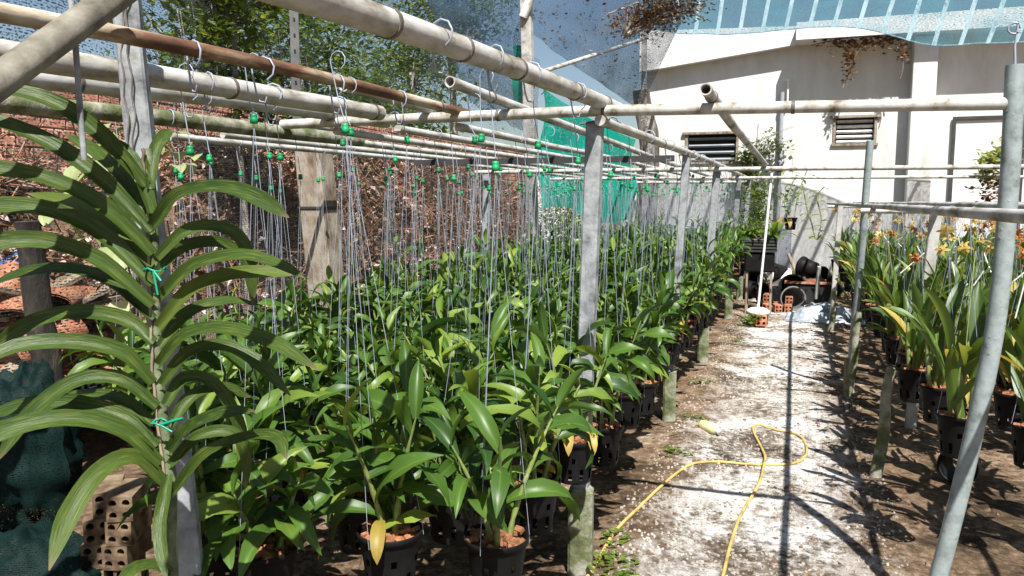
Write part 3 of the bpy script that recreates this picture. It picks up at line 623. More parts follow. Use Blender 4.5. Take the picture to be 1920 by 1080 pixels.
# empty wire hooks still hanging on the rails
g = random.Random(21); b = MB()
pts = hook_geo(b, 0, .03) + [Vector((-.02, 0, -.09)), Vector((-.012, 0, -.112)), Vector((.004, 0, -.115)), Vector((.008, 0, -.10))]
HOOK = b.tube(pts, .0026, 5).mesh('wire_hook', 'wire')
for x, y, z in [(-.74, 1.62, 1.89), (-.74, 1.95, 1.895), (-.74, 2.25, 1.9), (-.72, 2.7, 1.9), (-1.3, 1.5, 1.86), (-1.3, 1.75, 1.865), (-1.3, 2.1, 1.872), (-1.3, 2.5, 1.876), (-1.6, 1.9, 1.865), (-1.6, 2.2, 1.873), (-1.6, 2.6, 1.88),
                (-1.93, 2.2, 1.892), (-1.9, 2.6, 1.9), (-2.2, 2.4, 1.835)] + [(-.69 + .003 * i, 4.0 + .55 * i + g.uniform(-.1, .1), 1.84) for i in range(9)]:
    obj('wire_hook', HOOK, None, Matrix.Translation((x, y, z)) @ Matrix.Rotation(g.uniform(-.4, .4), 4, 'Z'), 'empty bent wire hook left hanging on a rail pipe', 'hook', 'empty hooks on the rails')

# ------------------------------------------------------------------ vanda: tall two-ranked strap-leaved orchid on the near post
VD = 1.62
sp_ = [Pd(u, v, VD + .01) for u, v in ((322, 1120), (318, 1000), (318, 900), (305, 800), (296, 700), (291, 600), (288, 500), (286, 400), (280, 320), (276, 280))]
va = thing('strap_leaf_orchid', 'tall orchid with two ranks of long arching strap leaves tied to the near post', 'orchid', sp_[0])
P = catmull(sp_, 60)
MB().tube(P, [.0155 + .0012 * noise.noise((i * .8, 0, 0)) - .006 * i / 60 for i in range(61)], 10).build('stem', 'stem_vanda', va)
rt = [q + Vector((.007 * noise.noise((i * .35, 1, 0)) + .004, -.017, .0)) for i, q in enumerate(P)]
MB().tube(rt, [.0032 + .0016 * noise.noise((i * .7, 0, 0)) for i in range(61)], 6).build('aerial_root', 'wood', va)
VL = [  # base, ..., tip in photo pixels, depth offset of the tip (towards the camera is negative), width in m
    ([(272, 350), (195, 262), (110, 198), (20, 172), (-60, 180)], -.10, .048), ([(282, 435), (190, 340), (90, 270), (-30, 222), (-110, 215)], -.06, .05),
    ([(284, 440), (240, 350), (185, 290), (120, 250)], .16, .04), ([(284, 478), (205, 398), (110, 345), (0, 318), (-90, 330)], -.16, .048),
    ([(286, 535), (195, 447), (100, 400), (-10, 388), (-90, 410)], -.05, .05), ([(284, 575), (185, 492), (80, 455), (-20, 458), (-90, 480)], -.18, .048),
    ([(286, 645), (235, 603), (140, 588), (50, 610), (-30, 662)], .02, .046), ([(284, 720), (225, 662), (130, 643), (30, 652), (-50, 690)], -.14, .046),
    ([(292, 765), (225, 715), (140, 718), (55, 780), (-10, 870)], -.10, .045), ([(292, 838), (235, 785), (120, 756), (10, 772), (-60, 800)], -.02, .045),
    ([(298, 872), (225, 808), (120, 787), (10, 808), (-70, 850)], -.2, .05), ([(302, 905), (250, 862), (185, 888), (128, 968), (92, 1070)], -.24, .05),
    ([(281, 355), (286, 300), (302, 262), (324, 242)], .08, .034), ([(288, 425), (335, 370), (415, 354), (490, 376), (542, 408)], -.10, .046),
    ([(296, 485), (345, 438), (405, 428), (452, 452), (470, 520), (474, 572)], .05, .038), ([(298, 562), (365, 502), (450, 482), (520, 498), (571, 522)], -.12, .044),
    ([(298, 615), (355, 548), (430, 518), (500, 512), (552, 516)], -.02, .042), ([(298, 685), (350, 632), (425, 620), (515, 645), (598, 694)], -.16, .042),
    ([(303, 722), (355, 665), (425, 652), (490, 686), (545, 742)], -.04, .04), ([(310, 760), (345, 712), (400, 722), (445, 790), (462, 850)], .12, .038),
    ([(318, 848), (355, 806), (415, 778), (478, 771)], -.12, .042), ([(320, 872), (370, 822), (430, 812), (458, 850), (462, 915)], .06, .036),
    ([(325, 925), (385, 855), (465, 822), (520, 822), (538, 862)], -.14, .038), ([(316, 890), (305, 950), (301, 1010), (312, 1090)], -.10, .034),
    ([(320, 1075), (285, 1062), (250, 1068), (215, 1100)], -.1, .032), ([(285, 400), (262, 330), (232, 285), (195, 262)], -.0, .042),
    ([(286, 600), (215, 535), (130, 508), (40, 515), (-40, 545)], .14, .042), ([(284, 500), (215, 430), (140, 385), (50, 362)], .16, .042), ([(290, 800), (225, 752), (140, 745), (70, 780)], .15, .04),
    ([(290, 520), (335, 470), (400, 455), (450, 470), (500, 470)], .14, .036), ([(300, 650), (350, 590), (420, 566), (490, 572)], .14, .036), ([(318, 800), (360, 745), (420, 728), (470, 745)], .13, .036)]
g = random.Random(8)
for pl, dz, w in VL:
    n = 16; k = len(pl) - 1
    C = catmull([Pd(u, v, VD + dz * (i / k) ** 1.2 - .012) for i, (u, v) in enumerate(pl)], n); b = MB(); vs = []; uvs = []
    for i, q in enumerate(C):
        tg = (C[min(i + 1, n)] - C[max(i - 1, 0)]).normalized(); t = i / n; vw = (EYE - q).normalized()
        nn = (vw * .75 + Vector((0, 0, .55)) + _r * .12); nn = (nn - tg * nn.dot(tg)).normalized(); sd = tg.cross(nn)
        hw = .76 * w / 2 * (.62 + .38 * min(1, t / .25)) * (1 if t < .72 else max(.05, 1 - ((t - .72) / .28) ** 2.2)); fold = .85 * (1 - t) + .25
        wav = .5 * noise.noise((t * 2.5, dz * 40 + len(pl), w * 99 + pl[1][0] * .1)) * t; nn = (nn + sd * (.9 * noise.noise((t * 1.6, pl[1][1] * .13, 3)) * t)).normalized(); sd = tg.cross(nn)
        for j in range(7):
            s = j / 3 - 1; vs.append(q + sd * (s * hw) + nn * (abs(s) ** 1.4 * hw * fold * .8 + wav * hw * s)); uvs.append((j / 6, t * 3))
    b.add(vs, [(i * 7 + j, i * 7 + j + 1, i * 7 + 8 + j, i * 7 + 7 + j) for i in range(n) for j in range(6)], uvs); b.build('leaf', 'leaf_vanda', va)
for (u, v), (du, dv) in (((290, 505), (12, 22)), ((303, 792), (40, -8))):
    c = Pd(u, v, VD - .02); b = MB(); b.tube([c + Vector((.02 * math.cos(a), .02 * math.sin(a), .004 * math.sin(3 * a))) for a in [i * .6 for i in range(11)]], .0022, 5)
    b.tube([c + Vector((.01, -.015, 0)), Pd(u + du, v + dv, VD - .04)], .003, 5); b.tube([c + Vector((.01, -.015, 0)), Pd(u + du * .5, v + dv + 26, VD - .04)], .0025, 5)
    b.build('tie', 'tie_green', va)

# ------------------------------------------------------------------ second bed: upright strap-leaved orchids with orange and yellow sprays
UL = [leaf_mesh('leaf', 'leaf_upright', L, w, R(a), R(be), .42, 7, .6, tw, base=.5) for L, w, a, be, tw in
      ((.29, .050, 86, 18, .4), (.26, .055, 78, 26, -.5), (.31, .046, 80, 45, .6), (.24, .054, 66, 20, .3), (.28, .055, 70, 55, -.4), (.22, .044, 56, 60, .5))]
ULO = leaf_mesh('leaf', 'leaf_old', .24, .045, R(70), R(50), .3)
def petal_geo(L, w): return leaf_geo(L, w, R(25), R(50), .1, 3, .45, 0, 2, 0, .3)
def flower(b, c, s, g):
    q = Matrix.Rotation(g.random() * 6, 4, 'Z') @ Matrix.Rotation(g.uniform(-1.2, .4), 4, 'X')
    vs, fs, uv = petal_geo(.045 * s, .020 * s)
    for k in range(6):
        M = Matrix.Translation(c) @ q @ Matrix.Rotation(k * 1.0472 + g.uniform(-.15, .15), 4, 'Z'); b.add([M @ p for p in vs], fs, uv)
def upright_layout(g):
    lv = []; n = g.randint(15, 20)
    for k in range(n):
        a = g.random() * 6.283; r_ = g.uniform(.01, .065)
        p = Vector((r_ * math.cos(a) * 1.3, r_ * math.sin(a) * 1.3, .15 + g.uniform(.0, .24)))
        vi = g.choice((0, 0, 1, 1, 2, 2, 3, 4, 5)) if g.random() > .1 else 6
        lv.append((vi, Matrix.Translation(p) @ Matrix.Rotation(a + g.uniform(-.9, .9), 4, 'Z') @ Matrix.Rotation(g.uniform(-.3, .3), 4, 'X') @ Matrix.Rotation(g.uniform(-.25, .22), 4, 'Y') @ Matrix.Scale(g.uniform(.7, 1.25), 4)))
    return lv
def spray(g, st):
    fl = []
    for _ in range(g.choice((1, 1, 2))):
        a = g.random() * 6.283; h = g.uniform(.50, .76); P = [Vector((t * t * .13 * math.cos(a), t * t * .13 * math.sin(a), .17 + h * t)) for t in (0, .25, .5, .75, 1)]
        st.tube(catmull(P, 8), .0028, 4)
        for k in range(g.randint(3, 5)):
            fl.append(Matrix.Translation(P[-1] + Vector((g.uniform(-.045, .045), g.uniform(-.045, .045), g.uniform(-.09, .04)))) @ Matrix.Rotation(g.random() * 6, 4, 'Z') @ Matrix.Rotation(g.uniform(-1.2, .4), 4, 'X') @ Matrix.Scale(g.uniform(.8, 1.25), 4))
    return fl
FLW = {}
for nm in ('petal_orange', 'petal_yellow'):
    b = MB(); vs, fs, uv = petal_geo(.038, .015)
    for k in range(6): M = Matrix.Rotation(k * 1.0472 + .1 * math.sin(k * 5), 4, 'Z'); b.add([M @ p for p in vs], fs, uv)
    b.lathe([(.0, .0), (.006, .004), (.008, .014), (.004, .018)], 6); FLW[nm] = b.mesh('flower', nm)
UALL = UL + [ULO]; UF = []
for s in range(6):
    g = random.Random(300 + s); b = MB()
    for vi, M in upright_layout(g):
        vs, fs, uv = UALL[vi][1]; b.mi = 1 if vi == 6 else 0; b.add([M @ q for q in vs], fs, uv)
    UF.append(b.mesh('foliage', ['leaf_upright', 'leaf_old']))
SPR = []
for s in range(6):
    g = random.Random(400 + s); st = MB(); fl = spray(g, st); SPR.append((st.mesh('flower_stem', 'cane'), fl, FLW['petal_orange' if s % 2 else 'petal_yellow']))
hk, kn, ws = hanger_meshes(.83, .62, .092); 
rh = MB(); rh.add(hk.v, hk.f); [rh.add(w.v, w.f) for w in ws]; RH = rh.mesh('pot_hanger', ['wire'])
g = random.Random(17); k = 0
for ci, x0 in enumerate((.64, .93, 1.22, 1.52, 1.82, 2.12, 2.42, 2.72)):
    ylist = [2.26 + .1 * (ci % 2) + .42 * i + g.uniform(-.07, .07) for i in range(26)]
    for yy in ylist:
        if x0 < .235 * yy + .42 and not (ci < 2 and 2.1 < yy < 3.45):
            x = x0 + g.uniform(-.05, .05); z0 = .47 + g.uniform(-.03, .03); fl = (k * 7) % 10 < 5
            col = k % 6
            lab = ('upright narrow-leaved orchid with ' + ('orange' if col % 2 else 'yellow') + ' flower spray in the bed across the path') if fl else 'upright narrow-leaved orchid without flowers in the bed across the path'
            if yy < 8 and ci < 4: lab = 'upright orchid ' + (('with orange spray' if col % 2 else 'with yellow spray') if fl else 'without flowers') + f', {ORD[ci]} row from the path, ' + place(ylist, yy, [(5.7, 'the square post')])
            t = thing('flowering_orchid', lab, 'orchid', (x, yy, z0), g.random() * 6.28, 'orchids with ' + ('orange' if col % 2 else 'yellow') + ' sprays' if fl else 'upright orchids without flowers')
            p = obj('pot', POT2, t); obj('bark', BARK[k % 4], p, kind='stuff')
            if yy < 6.3 and x < 1.6:
                for vi, M in upright_layout(g): obj('leaf', UALL[vi][0], t, M)
            else: obj('foliage', UF[k % 6], t, kind='stuff')
            if fl:
                a, c, fm = SPR[col]; o = obj('flower_stem', a, t)
                for M in c: obj('flower', fm, o, M)
            for _ in range(3 if yy < 7 else 0):
                a = g.random() * 6.28; r_ = g.uniform(.02, .06); MB().tube([(r_ * math.cos(a), r_ * math.sin(a), .15), (r_ * 1.3 * math.cos(a), r_ * 1.3 * math.sin(a), .30), (r_ * 1.5 * math.cos(a), r_ * 1.5 * math.sin(a), .40)], [.008, .013, .007], 7).build('pseudobulb', 'cane', t, local=True)
            M = Matrix.Translation((x, yy, z0 + .17)) @ Matrix.Rotation(g.random(), 4, 'Z') @ Matrix.Scale((1.475 - z0 - .17) / .83, 4, Vector((0, 0, 1)))
            obj('pot_hanger', RH, None, M, (f'plain wire hanger, {ORD[ci]} row from the path, ' + place(ylist, yy, [(5.7, 'the square post')])) if yy < 8 and ci < 4 else 'plain wire pot hanger over the flowering bed across the path', 'hanger', 'pot hangers over the flowering bed')
            k += 1
# loose white label sticks poking out of the flowering pots
for i in range(24):
    y = 3.5 + i * .34; x = .85 + g.uniform(0, .18) * y * .6; c = Vector((x, y, 1.08 + g.uniform(-.1, .12))); d = Vector((g.uniform(-1, 1), g.uniform(-.3, .3), -.9)).normalized()
    MB().tube([c, c + d * g.uniform(.18, .34)], .0045, 5).build('white_stick', 'white_paint', label='thin white plastic stick slanting among the orchid flower sprays', cat='stick', group='white sticks in the flowering bed')
# its frame
PR = .03
t = thing('steel_pole', 'thick pitted grey steel pole leaning at the corner of the flowering bed', 'pole', Vector((.60, 3.0, 0)))
p1 = Py(1904, 122, 3.0); pc = catmull([Py(1700, 1290, 3.0), Py(1760, 1080, 3.0), Py(1822, 830, 3.0), Py(1868, 600, 3.0), Py(1892, 350, 3.0), p1], 24); p0 = pc[0]
MB().tube(pc, .0292, 18).build('tube', 'galv_pole', t)
g = random.Random(2)
b = MB()
for i in range(46):
    q = pc[0] + Vector((0, 0, 0)); k_ = g.uniform(5, 23.9); q = pc[int(k_)].lerp(pc[min(24, int(k_) + 1)], k_ % 1); a = g.uniform(3.3, 5.9); M = Matrix.Translation(q + Vector((.0288 * math.cos(a), .0288 * math.sin(a), 0))) @ Matrix.Rotation(a + 1.5708, 4, 'Z')
    b.add([M @ Vector(v) for v in ((-.0028, 0, -.0028), (.0028, 0, -.0028), (.0028, 0, .0028), (-.0028, 0, .0028), (0, -.002, 0))], [(0, 1, 4), (1, 2, 4), (2, 3, 4), (3, 0, 4)])
b.build('pimples', 'galv_pole', t, kind='stuff')
b = MB(); e = p1 + Vector((0, 0, -.01)); b.tube([e, e + Vector((-.005, 0, .07)), e + Vector((.0, 0, .14))], .004, 5); b.tube([e + Vector((.018 * math.cos(a) - .01, 0, .125 + .018 * math.sin(a))) for a in [i * .7 for i in range(9)]], .004, 5)
b.build('wire_loop', 'wire', t)
t = thing('steel_pole', 'slim bent grey steel pole beside the pots of the flowering bed', 'pole', (.44, 6.66, 0))
MB().tube(catmull([(.44, 6.66, -.02), (.455, 6.64, .5), (.47, 6.5, 1.0), (.475, 6.4, 1.5), (.485, 6.35, 1.93)], 16), .026, 12).build('tube', 'galv_pole', t)
MB().boxb((.44, 6.67, .12), (.08, .08, .3), .01).build('footing', 'wood', t, smooth=False)
for (u0, v0, u1, v1, lab) in ((1640, 893, 1672, 690, 'short leaning wooden stump post at the path side of the flowering bed'), (1588, 740, 1612, 585, 'weathered wooden stake next to the slim bent pole'), (1556, 622, 1566, 545, 'mossy concrete stub near the silver sheet')):
    p0 = Pz(u0, v0, 0); p1 = Py(u1, v1, p0.y); b = MB(); Q = catmull([p0 - Vector((0, 0, .03)), p0.lerp(p1, .4) + Vector((.012, 0, 0)), p0.lerp(p1, .75) - Vector((.006, 0, 0)), p1], 9)
    b.tube(Q, [.034 - .001 * i + .006 * noise.noise((i, u0, 0)) for i in range(10)], 9); b.build('stake', 'concrete_moss', label=lab, cat='post')
t = thing('trellis_post', 'square weathered post inside the flowering bed carrying its rail', 'post', (.80, 5.7, 0)); b = MB(); lean_prism(b, Vector((.76, 5.7, 0)), Vector((.84, 5.7, 1.43)), .065, .055); b.build('shaft', 'concrete', t, smooth=False)
MB().box((.82, 5.7, 1.445), (.11, .07, .03)).build('cap', 'wood', t, smooth=False)
t = thing('trellis_post', 'slim post at the far end of the flowering bed', 'post', (.5, 10.4, 0)); b = MB(); lean_prism(b, Vector((.46, 10.4, 0)), Vector((.5, 10.4, 1.46)), .06, .055); b.build('shaft', 'concrete', t, smooth=False)
for x, z, lab in ((.49, 1.462, 'grey rail pipe along the path side of the flowering bed'), (.86, 1.472, 'grey rail pipe on the square weathered post'), (1.3, 1.468, 'third grey rail pipe of the flowering bed'), (1.8, 1.472, 'fourth grey rail pipe of the flowering bed'), (2.3, 1.468, 'outermost grey rail pipe of the flowering bed')):
    pipe('rail_pipe', [(x, 1.2, z), (x - .01, 6, z), (x - .03, 10.0, z - .006), (x - .03, 13.3, z - .01)], .017, 'galv', lab)
pipe('cross_pipe', [(.40, 5.74, 1.432), (1.2, 5.74, 1.432), (2.6, 5.74, 1.43)], .018, 'galv', 'low cross pipe under the rails of the flowering bed')
pipe('cross_pipe', [(.36, 10.42, 1.425), (1.4, 10.42, 1.425), (3.0, 10.42, 1.42)], .018, 'galv', 'low cross pipe at the far end of the flowering bed')
c = Py(1850, 862, 4.55); b = MB(); b.lathe([(.07, 0), (.078, .05), (.09, .15), (.097, .155), (.099, .175), (.09, .175), (.086, .14), (.066, .01)], 22, (c.x - .05, 4.75, gh(c.x, 4.75) + .098), M=Matrix.Rotation(R(-25), 3, 'Z') @ Matrix.Rotation(R(84), 3, 'X'))
b.build('fallen_pot', 'pot', label='empty black pot lying on its side under the flowering bed', cat='pot')

# ------------------------------------------------------------------ hose, bottle
hp = [(1000, 1190), (1105, 1082), (1150, 1010), (1195, 960), (1240, 912), (1290, 876), (1340, 868), (1400, 871), (1450, 872), (1492, 868), (1512, 848), (1508, 826), (1490, 812), (1460, 806)]
hp2 = [(1330, 1190), (1356, 1080), (1372, 1010), (1392, 958), (1422, 915), (1432, 880), (1434, 858), (1424, 830), (1412, 806), (1420, 796), (1440, 800), (1460, 806)]
def ground_path(pl, lift=.010):
    out = []
    for u, v in pl: q = Pz(u, v, .01); out.append(Vector((q.x, q.y, gh(q.x, q.y) + lift)))
    return out
Q = ground_path(hp) + ground_path(hp2[:-1])[::-1]
i0 = len(hp)
Q[i0 + 4].z += .012; Q[i0 + 5].z += .02; Q[i0 + 6].z += .012
Q2 = catmull(Q, 170); Q2 = [Vector((q.x, q.y, max(q.z, gh(q.x, q.y) + .010))) for q in Q2]
MB().tube(Q2, .0078, 9).build('garden_hose', 'hose', label='yellow garden hose looping over itself on the bleached path', cat='hose')
q = Pz(1330, 808, .03); t = thing('bottle', 'small yellowish plastic bottle lying on the path', 'bottle', (q.x, q.y, gh(q.x, q.y) + .032), R(-42))
MR = Matrix.Rotation(R(90), 3, 'Y')
MB().lathe([(.0, -.075), (.028, -.075), (.034, -.065), (.034, .04), (.028, .058), (.014, .07)], 16, M=MR).build('body', 'bottle', t, local=True)
MB().lathe([(.016, .068), (.017, .092), (.0, .093)], 12, M=Matrix.Rotation(R(90), 3, 'Y')).build('cap', 'white_paint', t, local=True)

# ------------------------------------------------------------------ hollow clay bricks
def hollow_brick(name, mat, L=.18, s=.08):
    b = MB(); h = s / 2; q = s / 4; rr = q * .62; n = 8
    for cxx in (-q, q):
        for cz in (-q, q):
            sq = [(cxx + q * a, cz + q * e) for a, e in ((1, 0), (1, 1), (0, 1), (-1, 1), (-1, 0), (-1, -1), (0, -1), (1, -1))]
            ci = [(cxx + rr * math.cos(k * .7854), cz + rr * math.sin(k * .7854)) for k in range(8)]
            for y, fl in ((-L / 2, 1), (L / 2, -1)):
                b.add([(p[0], y, p[1]) for p in sq] + [(p[0], y, p[1]) for p in ci], [((k, (k + 1) % 8, 8 + (k + 1) % 8, 8 + k))[::fl] for k in range(8)])
            b.add([(p[0], -L / 2, p[1]) for p in ci] + [(p[0], L / 2, p[1]) for p in ci], [(k, 8 + k, 8 + (k + 1) % 8, (k + 1) % 8) for k in range(8)])
    b.add([(-h, -L / 2, -h), (h, -L / 2, -h), (h, -L / 2, h), (-h, -L / 2, h), (-h, L / 2, -h), (h, L / 2, -h), (h, L / 2, h), (-h, L / 2, h)], [(0, 4, 5, 1), (1, 5, 6, 2), (2, 6, 7, 3), (3, 7, 4, 0)])
    return b.mesh(name, mat, False)
HB = hollow_brick('hollow_brick', 'clay_brick'); HBR = hollow_brick('hollow_brick', 'terracotta')
c0 = Py(205, 1000, 1.92)
g = random.Random(4)
stack = []
for lay in range(7):
    for j in range(2):
        stack.append((c0.x - .045 + j * .088 + g.uniform(-.012, .012) + .006 * (3 - lay) * (-1), 1.94 + g.uniform(-.03, .03), .04 + lay * .0815, g.uniform(-.25, .25) + R(30)))
for i, (x, y, z, a) in enumerate(stack):
    obj('hollow_brick', HB, None, Matrix.Translation((x, y, z)) @ Matrix.Rotation(a, 4, 'Z'), f'dusty hollow brick, {ORD[i // 2]} layer up in the stack by the bundled netting', 'brick', 'stacked hollow bricks')

# ------------------------------------------------------------------ nets
def sheet(fn, nu, nv, su, sv):
    vs = []; uv = []
    for j in range(nv + 1):
        for i in range(nu + 1): vs.append(fn(i / nu, j / nv)); uv.append((i / nu * su, j / nv * sv))
    b = MB(); b.add(vs, [(j * (nu + 1) + i, j * (nu + 1) + i + 1, (j + 1) * (nu + 1) + i + 1, (j + 1) * (nu + 1) + i) for j in range(nv) for i in range(nu)], uv); return b
NX = -3.5
def side_fn(a, c):
    y = 1.6 + a * 10.2; z = .45 + c * 3.2; return Vector((NX + .06 * math.sin(y * 1.9 + z) + .05 * noise.noise((y, z, 0)) - .05 * (z - 2) - .02 * y, y, z - .10 * abs(math.sin(y * 1.1)) * c))
sheet(side_fn, 60, 16, 10.2, 3.2).build('shade_net', 'net_side', label='tall dark shade netting hung along the rear of the long bed', cat='net')
A, B_, C_, D_ = Py(975, -60, 13.6), Py(1330, -70, 14.6), Py(1200, 205, 15.4), Py(998, 62, 13.2)
def quadfn(A, B, C, D, sag):
    return lambda a, c: A.lerp(B, a).lerp(D.lerp(C, a), c) + Vector((0, 0, -sag * 4 * a * (1 - a) * (.3 + c * (1 - c) * 3))) + Vector((0, .05, .04)) * noise.noise((a * 9, c * 7, sag * 9))
sheet(quadfn(A, B_, C_, D_, .18), 26, 18, 4.2, 3.0).build('shade_net', 'net_black', label='blue-black netting with dead leaves stretched from the tall pole to the building corner', cat='net')
g = random.Random(6); fn = quadfn(A, B_, C_, D_, .18); b = MB()
for _ in range(230):
    a, c = g.random(), g.random() ** .8; p = fn(a, c) + Vector((0, -.03, .03)); s = g.uniform(.04, .09); M = Matrix.Translation(p) @ Matrix.Rotation(g.random() * 6, 4, 'Z') @ Matrix.Rotation(g.uniform(-1, 1), 4, 'X')
    b.add([M @ Vector(q) for q in ((0, 0, 0), (s * .5, s * .3, .01), (s, 0, 0), (s * .5, -s * .3, .01))], [(0, 1, 2, 3)])
b.build('dead_leaves', 'leaf_dead', kind='stuff', label='dead leaves caught on the blue-black netting', cat='dead leaves')
e1, e2, e3, e4 = Py(770, -70, 12.6), Py(992, -70, 12.6), Py(992, 250, 12.6), Py(880, 190, 12.6)
sheet(quadfn(e1, e2, e3, e4, .1), 20, 18, 2.2, 2.6).build('shade_net', 'net_black', label='blue-grey netting hanging between the trees and the tall concrete pole', cat='net')
# striped overhead net near the building
nA, nB, nC, nD = Py(1215, -120, 12.2), Py(2060, -110, 12.4), Py(1985, 70, 16.2), Py(1205, 52, 16.4)
def top_fn(a, c):
    p = nA.lerp(nB, a).lerp(nD.lerp(nC, a), c); return p + Vector((0, 0, -.10 * math.sin(a * 9) * c - .16 * math.exp(-((a - .72) / .10) ** 2) * c ** 3 - .25 * c * (1 - c) + .02 * noise.noise((a * 14, c * 6, 2))))
so_ = sheet(top_fn, 60, 16, 7.5, 3.4).build('striped_net', 'net_blue', label='blue-green overhead shade net with pale stripes in front of the roof', cat='net')
for k in range(17):
    a0 = (k + .5) / 17; b = MB(); vs = []
    for j in range(17):
        for da in (-.005, .005): vs.append(top_fn(a0 + da, j / 16) + Vector((0, 0, -.006)))
    b.add(vs, [(2 * j, 2 * j + 1, 2 * j + 3, 2 * j + 2) for j in range(16)]); b.build('stripe', 'stripe', so_)
b = MB(); b.tube([top_fn(i / 40, 1) for i in range(41)], .012, 5); b.build('hem_cord', 'stripe', so_)
# bright green net hung near the wall corner
gA, gB, gC, gD = Py(1018, 165, 11.9), Py(1192, 262, 12.1), Py(1190, 418, 11.9), Py(1015, 392, 11.9)
def gfn(a, c):
    p = gA.lerp(gB, a).lerp(gD.lerp(gC, a), c); return p + Vector((.05 * math.sin(c * 8 + a * 3), -.12 * math.sin(a * 13 + c * 2) * (.4 + c), .08 * math.sin(a * 7) * c - .12 * a * (1 - a) * (1 - c) * 3))
sheet(gfn, 40, 26, 1.8, 2.0).build('green_net', 'net_green', label='bright teal-green netting draped between the tall pole and the tree trunk', cat='net')
sheet(lambda a, c: Py(962 + 36 * a, 85 + 130 * c, 12.4) + Vector((0, .05 * math.sin(c * 9), 0)), 6, 12, .5, 1.6).build('green_net', 'net_green', label='narrow scrap of teal netting hanging on the tall pole', cat='net')
# crumpled dark netting bundle at the left
def bundle(name, c, rad, seed, label):
    b = MB(); nu, nv = 48, 30; vs = []; uv = []
    for j in range(nv + 1):
        for i in range(nu + 1):
            th = 6.28319 * i / nu; ph = math.pi * j / nv; d = Vector((math.sin(ph) * math.cos(th), math.sin(ph) * math.sin(th), math.cos(ph)))
            k = 1 + .22 * noise.noise(d * 2.2 + Vector((seed, 0, 0))) + .10 * abs(noise.noise(d * 5 + Vector((0, seed, 0)))) + .06 * math.sin(d.z * 15 + 3 * d.x + 4 * noise.noise(d * 3)) - .16 * abs(noise.noise(Vector((d.x * 4, d.y * 4, d.z * 1.2)) + Vector((seed, seed, 0))))
            vs.append(Vector(c) + Vector((d.x * rad[0], d.y * rad[1], d.z * rad[2])) * k); uv.append((i / nu * 2.2, j / nv * 1.3))
    b.add(vs, [(j * (nu + 1) + i, j * (nu + 1) + i + 1, (j + 1) * (nu + 1) + i + 1, (j + 1) * (nu + 1) + i) for j in range(nv) for i in range(nu)], uv)
    t = thing(name, label, 'net', c); b.build('cloth', 'net_dark_green', t)
    MB().boxb(c, (rad[0] * 1.0, rad[1] * 1.0, rad[2] * 1.1), .03).build('core', 'black', t, smooth=False)
c = Py(35, 850, 1.9); bundle('net_bundle', (c.x - .02, 1.95, .62), (.17, .17, .30), 1.0, 'upright bundle of dark green netting beside the hollow bricks')
c = Py(60, 1040, 1.75); bundle('net_bundle', (c.x - .05, 1.78, .22), (.26, .22, .22), 5.0, 'low crumpled heap of dark green netting on the ground')

# ------------------------------------------------------------------ tall pole, tree trunk, brick wall, heap
pA = Py(1000, 470, 12.2); pB = Py(985, -40, 12.2)
t = thing('concrete_pole', 'tall slim concrete pole holding the nets beside the green netting', 'pole', (pA.x, 12.2, 0)); dd = pB - pA; p0 = pA - dd * (pA.z / dd.z)
b = MB(); lean_prism(b, p0, pB, .17, .15, .012); b.build('shaft', 'concrete', t, smooth=False)
b = MB(); b.tube([pB + Vector((0, -.1, -.6)), pB + Vector((.42, -.2, .25))], .07, 8); b.build('arm', 'white_paint', t)
q = Py(1000, 215, 12.2)
pipe('brace_pipe', [Py(1000, 140, 12.1), Py(1210, 72, 16.6)], .035, 'galv', 'slanting pipe from the tall pole up to the building corner')
x = Py(1207, 120, 16.9)
b = MB(); lean_prism(b, Vector((x.x + .05, 16.9, 0)), Vector((x.x, 16.9, 5.3)), .10, .10); b.build('corner_post', 'concrete', smooth=False, label='slim post at the corner of the white building', cat='post')
def limb(b, P, r0, r1, n=9):
    Q = catmull(P, 14); b.tube(Q, [(r0 + (r1 - r0) * i / 14) * (1 + .12 * noise.noise((i * .8, r0 * 50, 0))) for i in range(15)], n)
def crown(b, c, rad, n, size, g, clumps=26):
    C = [Vector(c) + Vector((g.gauss(0, .45) * rad[0], g.gauss(0, .45) * rad[1], g.gauss(0, .42) * rad[2])) for _ in range(clumps)]
    for i in range(n):
        k = C[i % clumps]; sp = .30 * (rad[0] + rad[2]) / 2
        p = k + Vector((g.gauss(0, sp), g.gauss(0, sp), g.gauss(0, sp * .75))); s = size * g.uniform(.6, 1.3)
        M = Matrix.Translation(p) @ Matrix.Rotation(g.random() * 6.283, 4, 'Z') @ Matrix.Rotation(g.uniform(-1.0, .5), 4, 'Y') @ Matrix.Rotation(g.uniform(-.7, .7), 4, 'X')
        b.add([M @ Vector(q) for q in ((0, 0, 0), (s * .45, s * .26, .04 * s), (s, 0, -.1 * s), (s * .45, -s * .26, .04 * s))], [(0, 1, 2, 3)])
    return C
def tree(name, label, base, top, cr, n, size, mat, seed, r0=.16, group=None):
    g = random.Random(seed); base = Vector(base); top = Vector(top); t = thing(name, label, 'tree', base, 0, group)
    b = MB(); C = crown(b, top, cr, n, size, g); b.build('crown', mat, t, smooth=False)
    b = MB(); limb(b, [base, base.lerp(top, .4) + Vector((g.uniform(-.2, .2), g.uniform(-.2, .2), 0)), base.lerp(top, .8), top], r0, r0 * .3)
    for k in range(7): q = base.lerp(top, g.uniform(.5, .85)); limb(b, [q, q.lerp(C[k], .5) + Vector((0, 0, .15)), C[k]], r0 * .32, r0 * .07, 6)
    b.build('trunk', 'bark_tree', t)
c = Py(1213, 300, 16.6)
t = thing('tree_trunk', 'rough grey tree trunk standing at the corner of the white building', 'tree', (c.x, 16.6, 0))
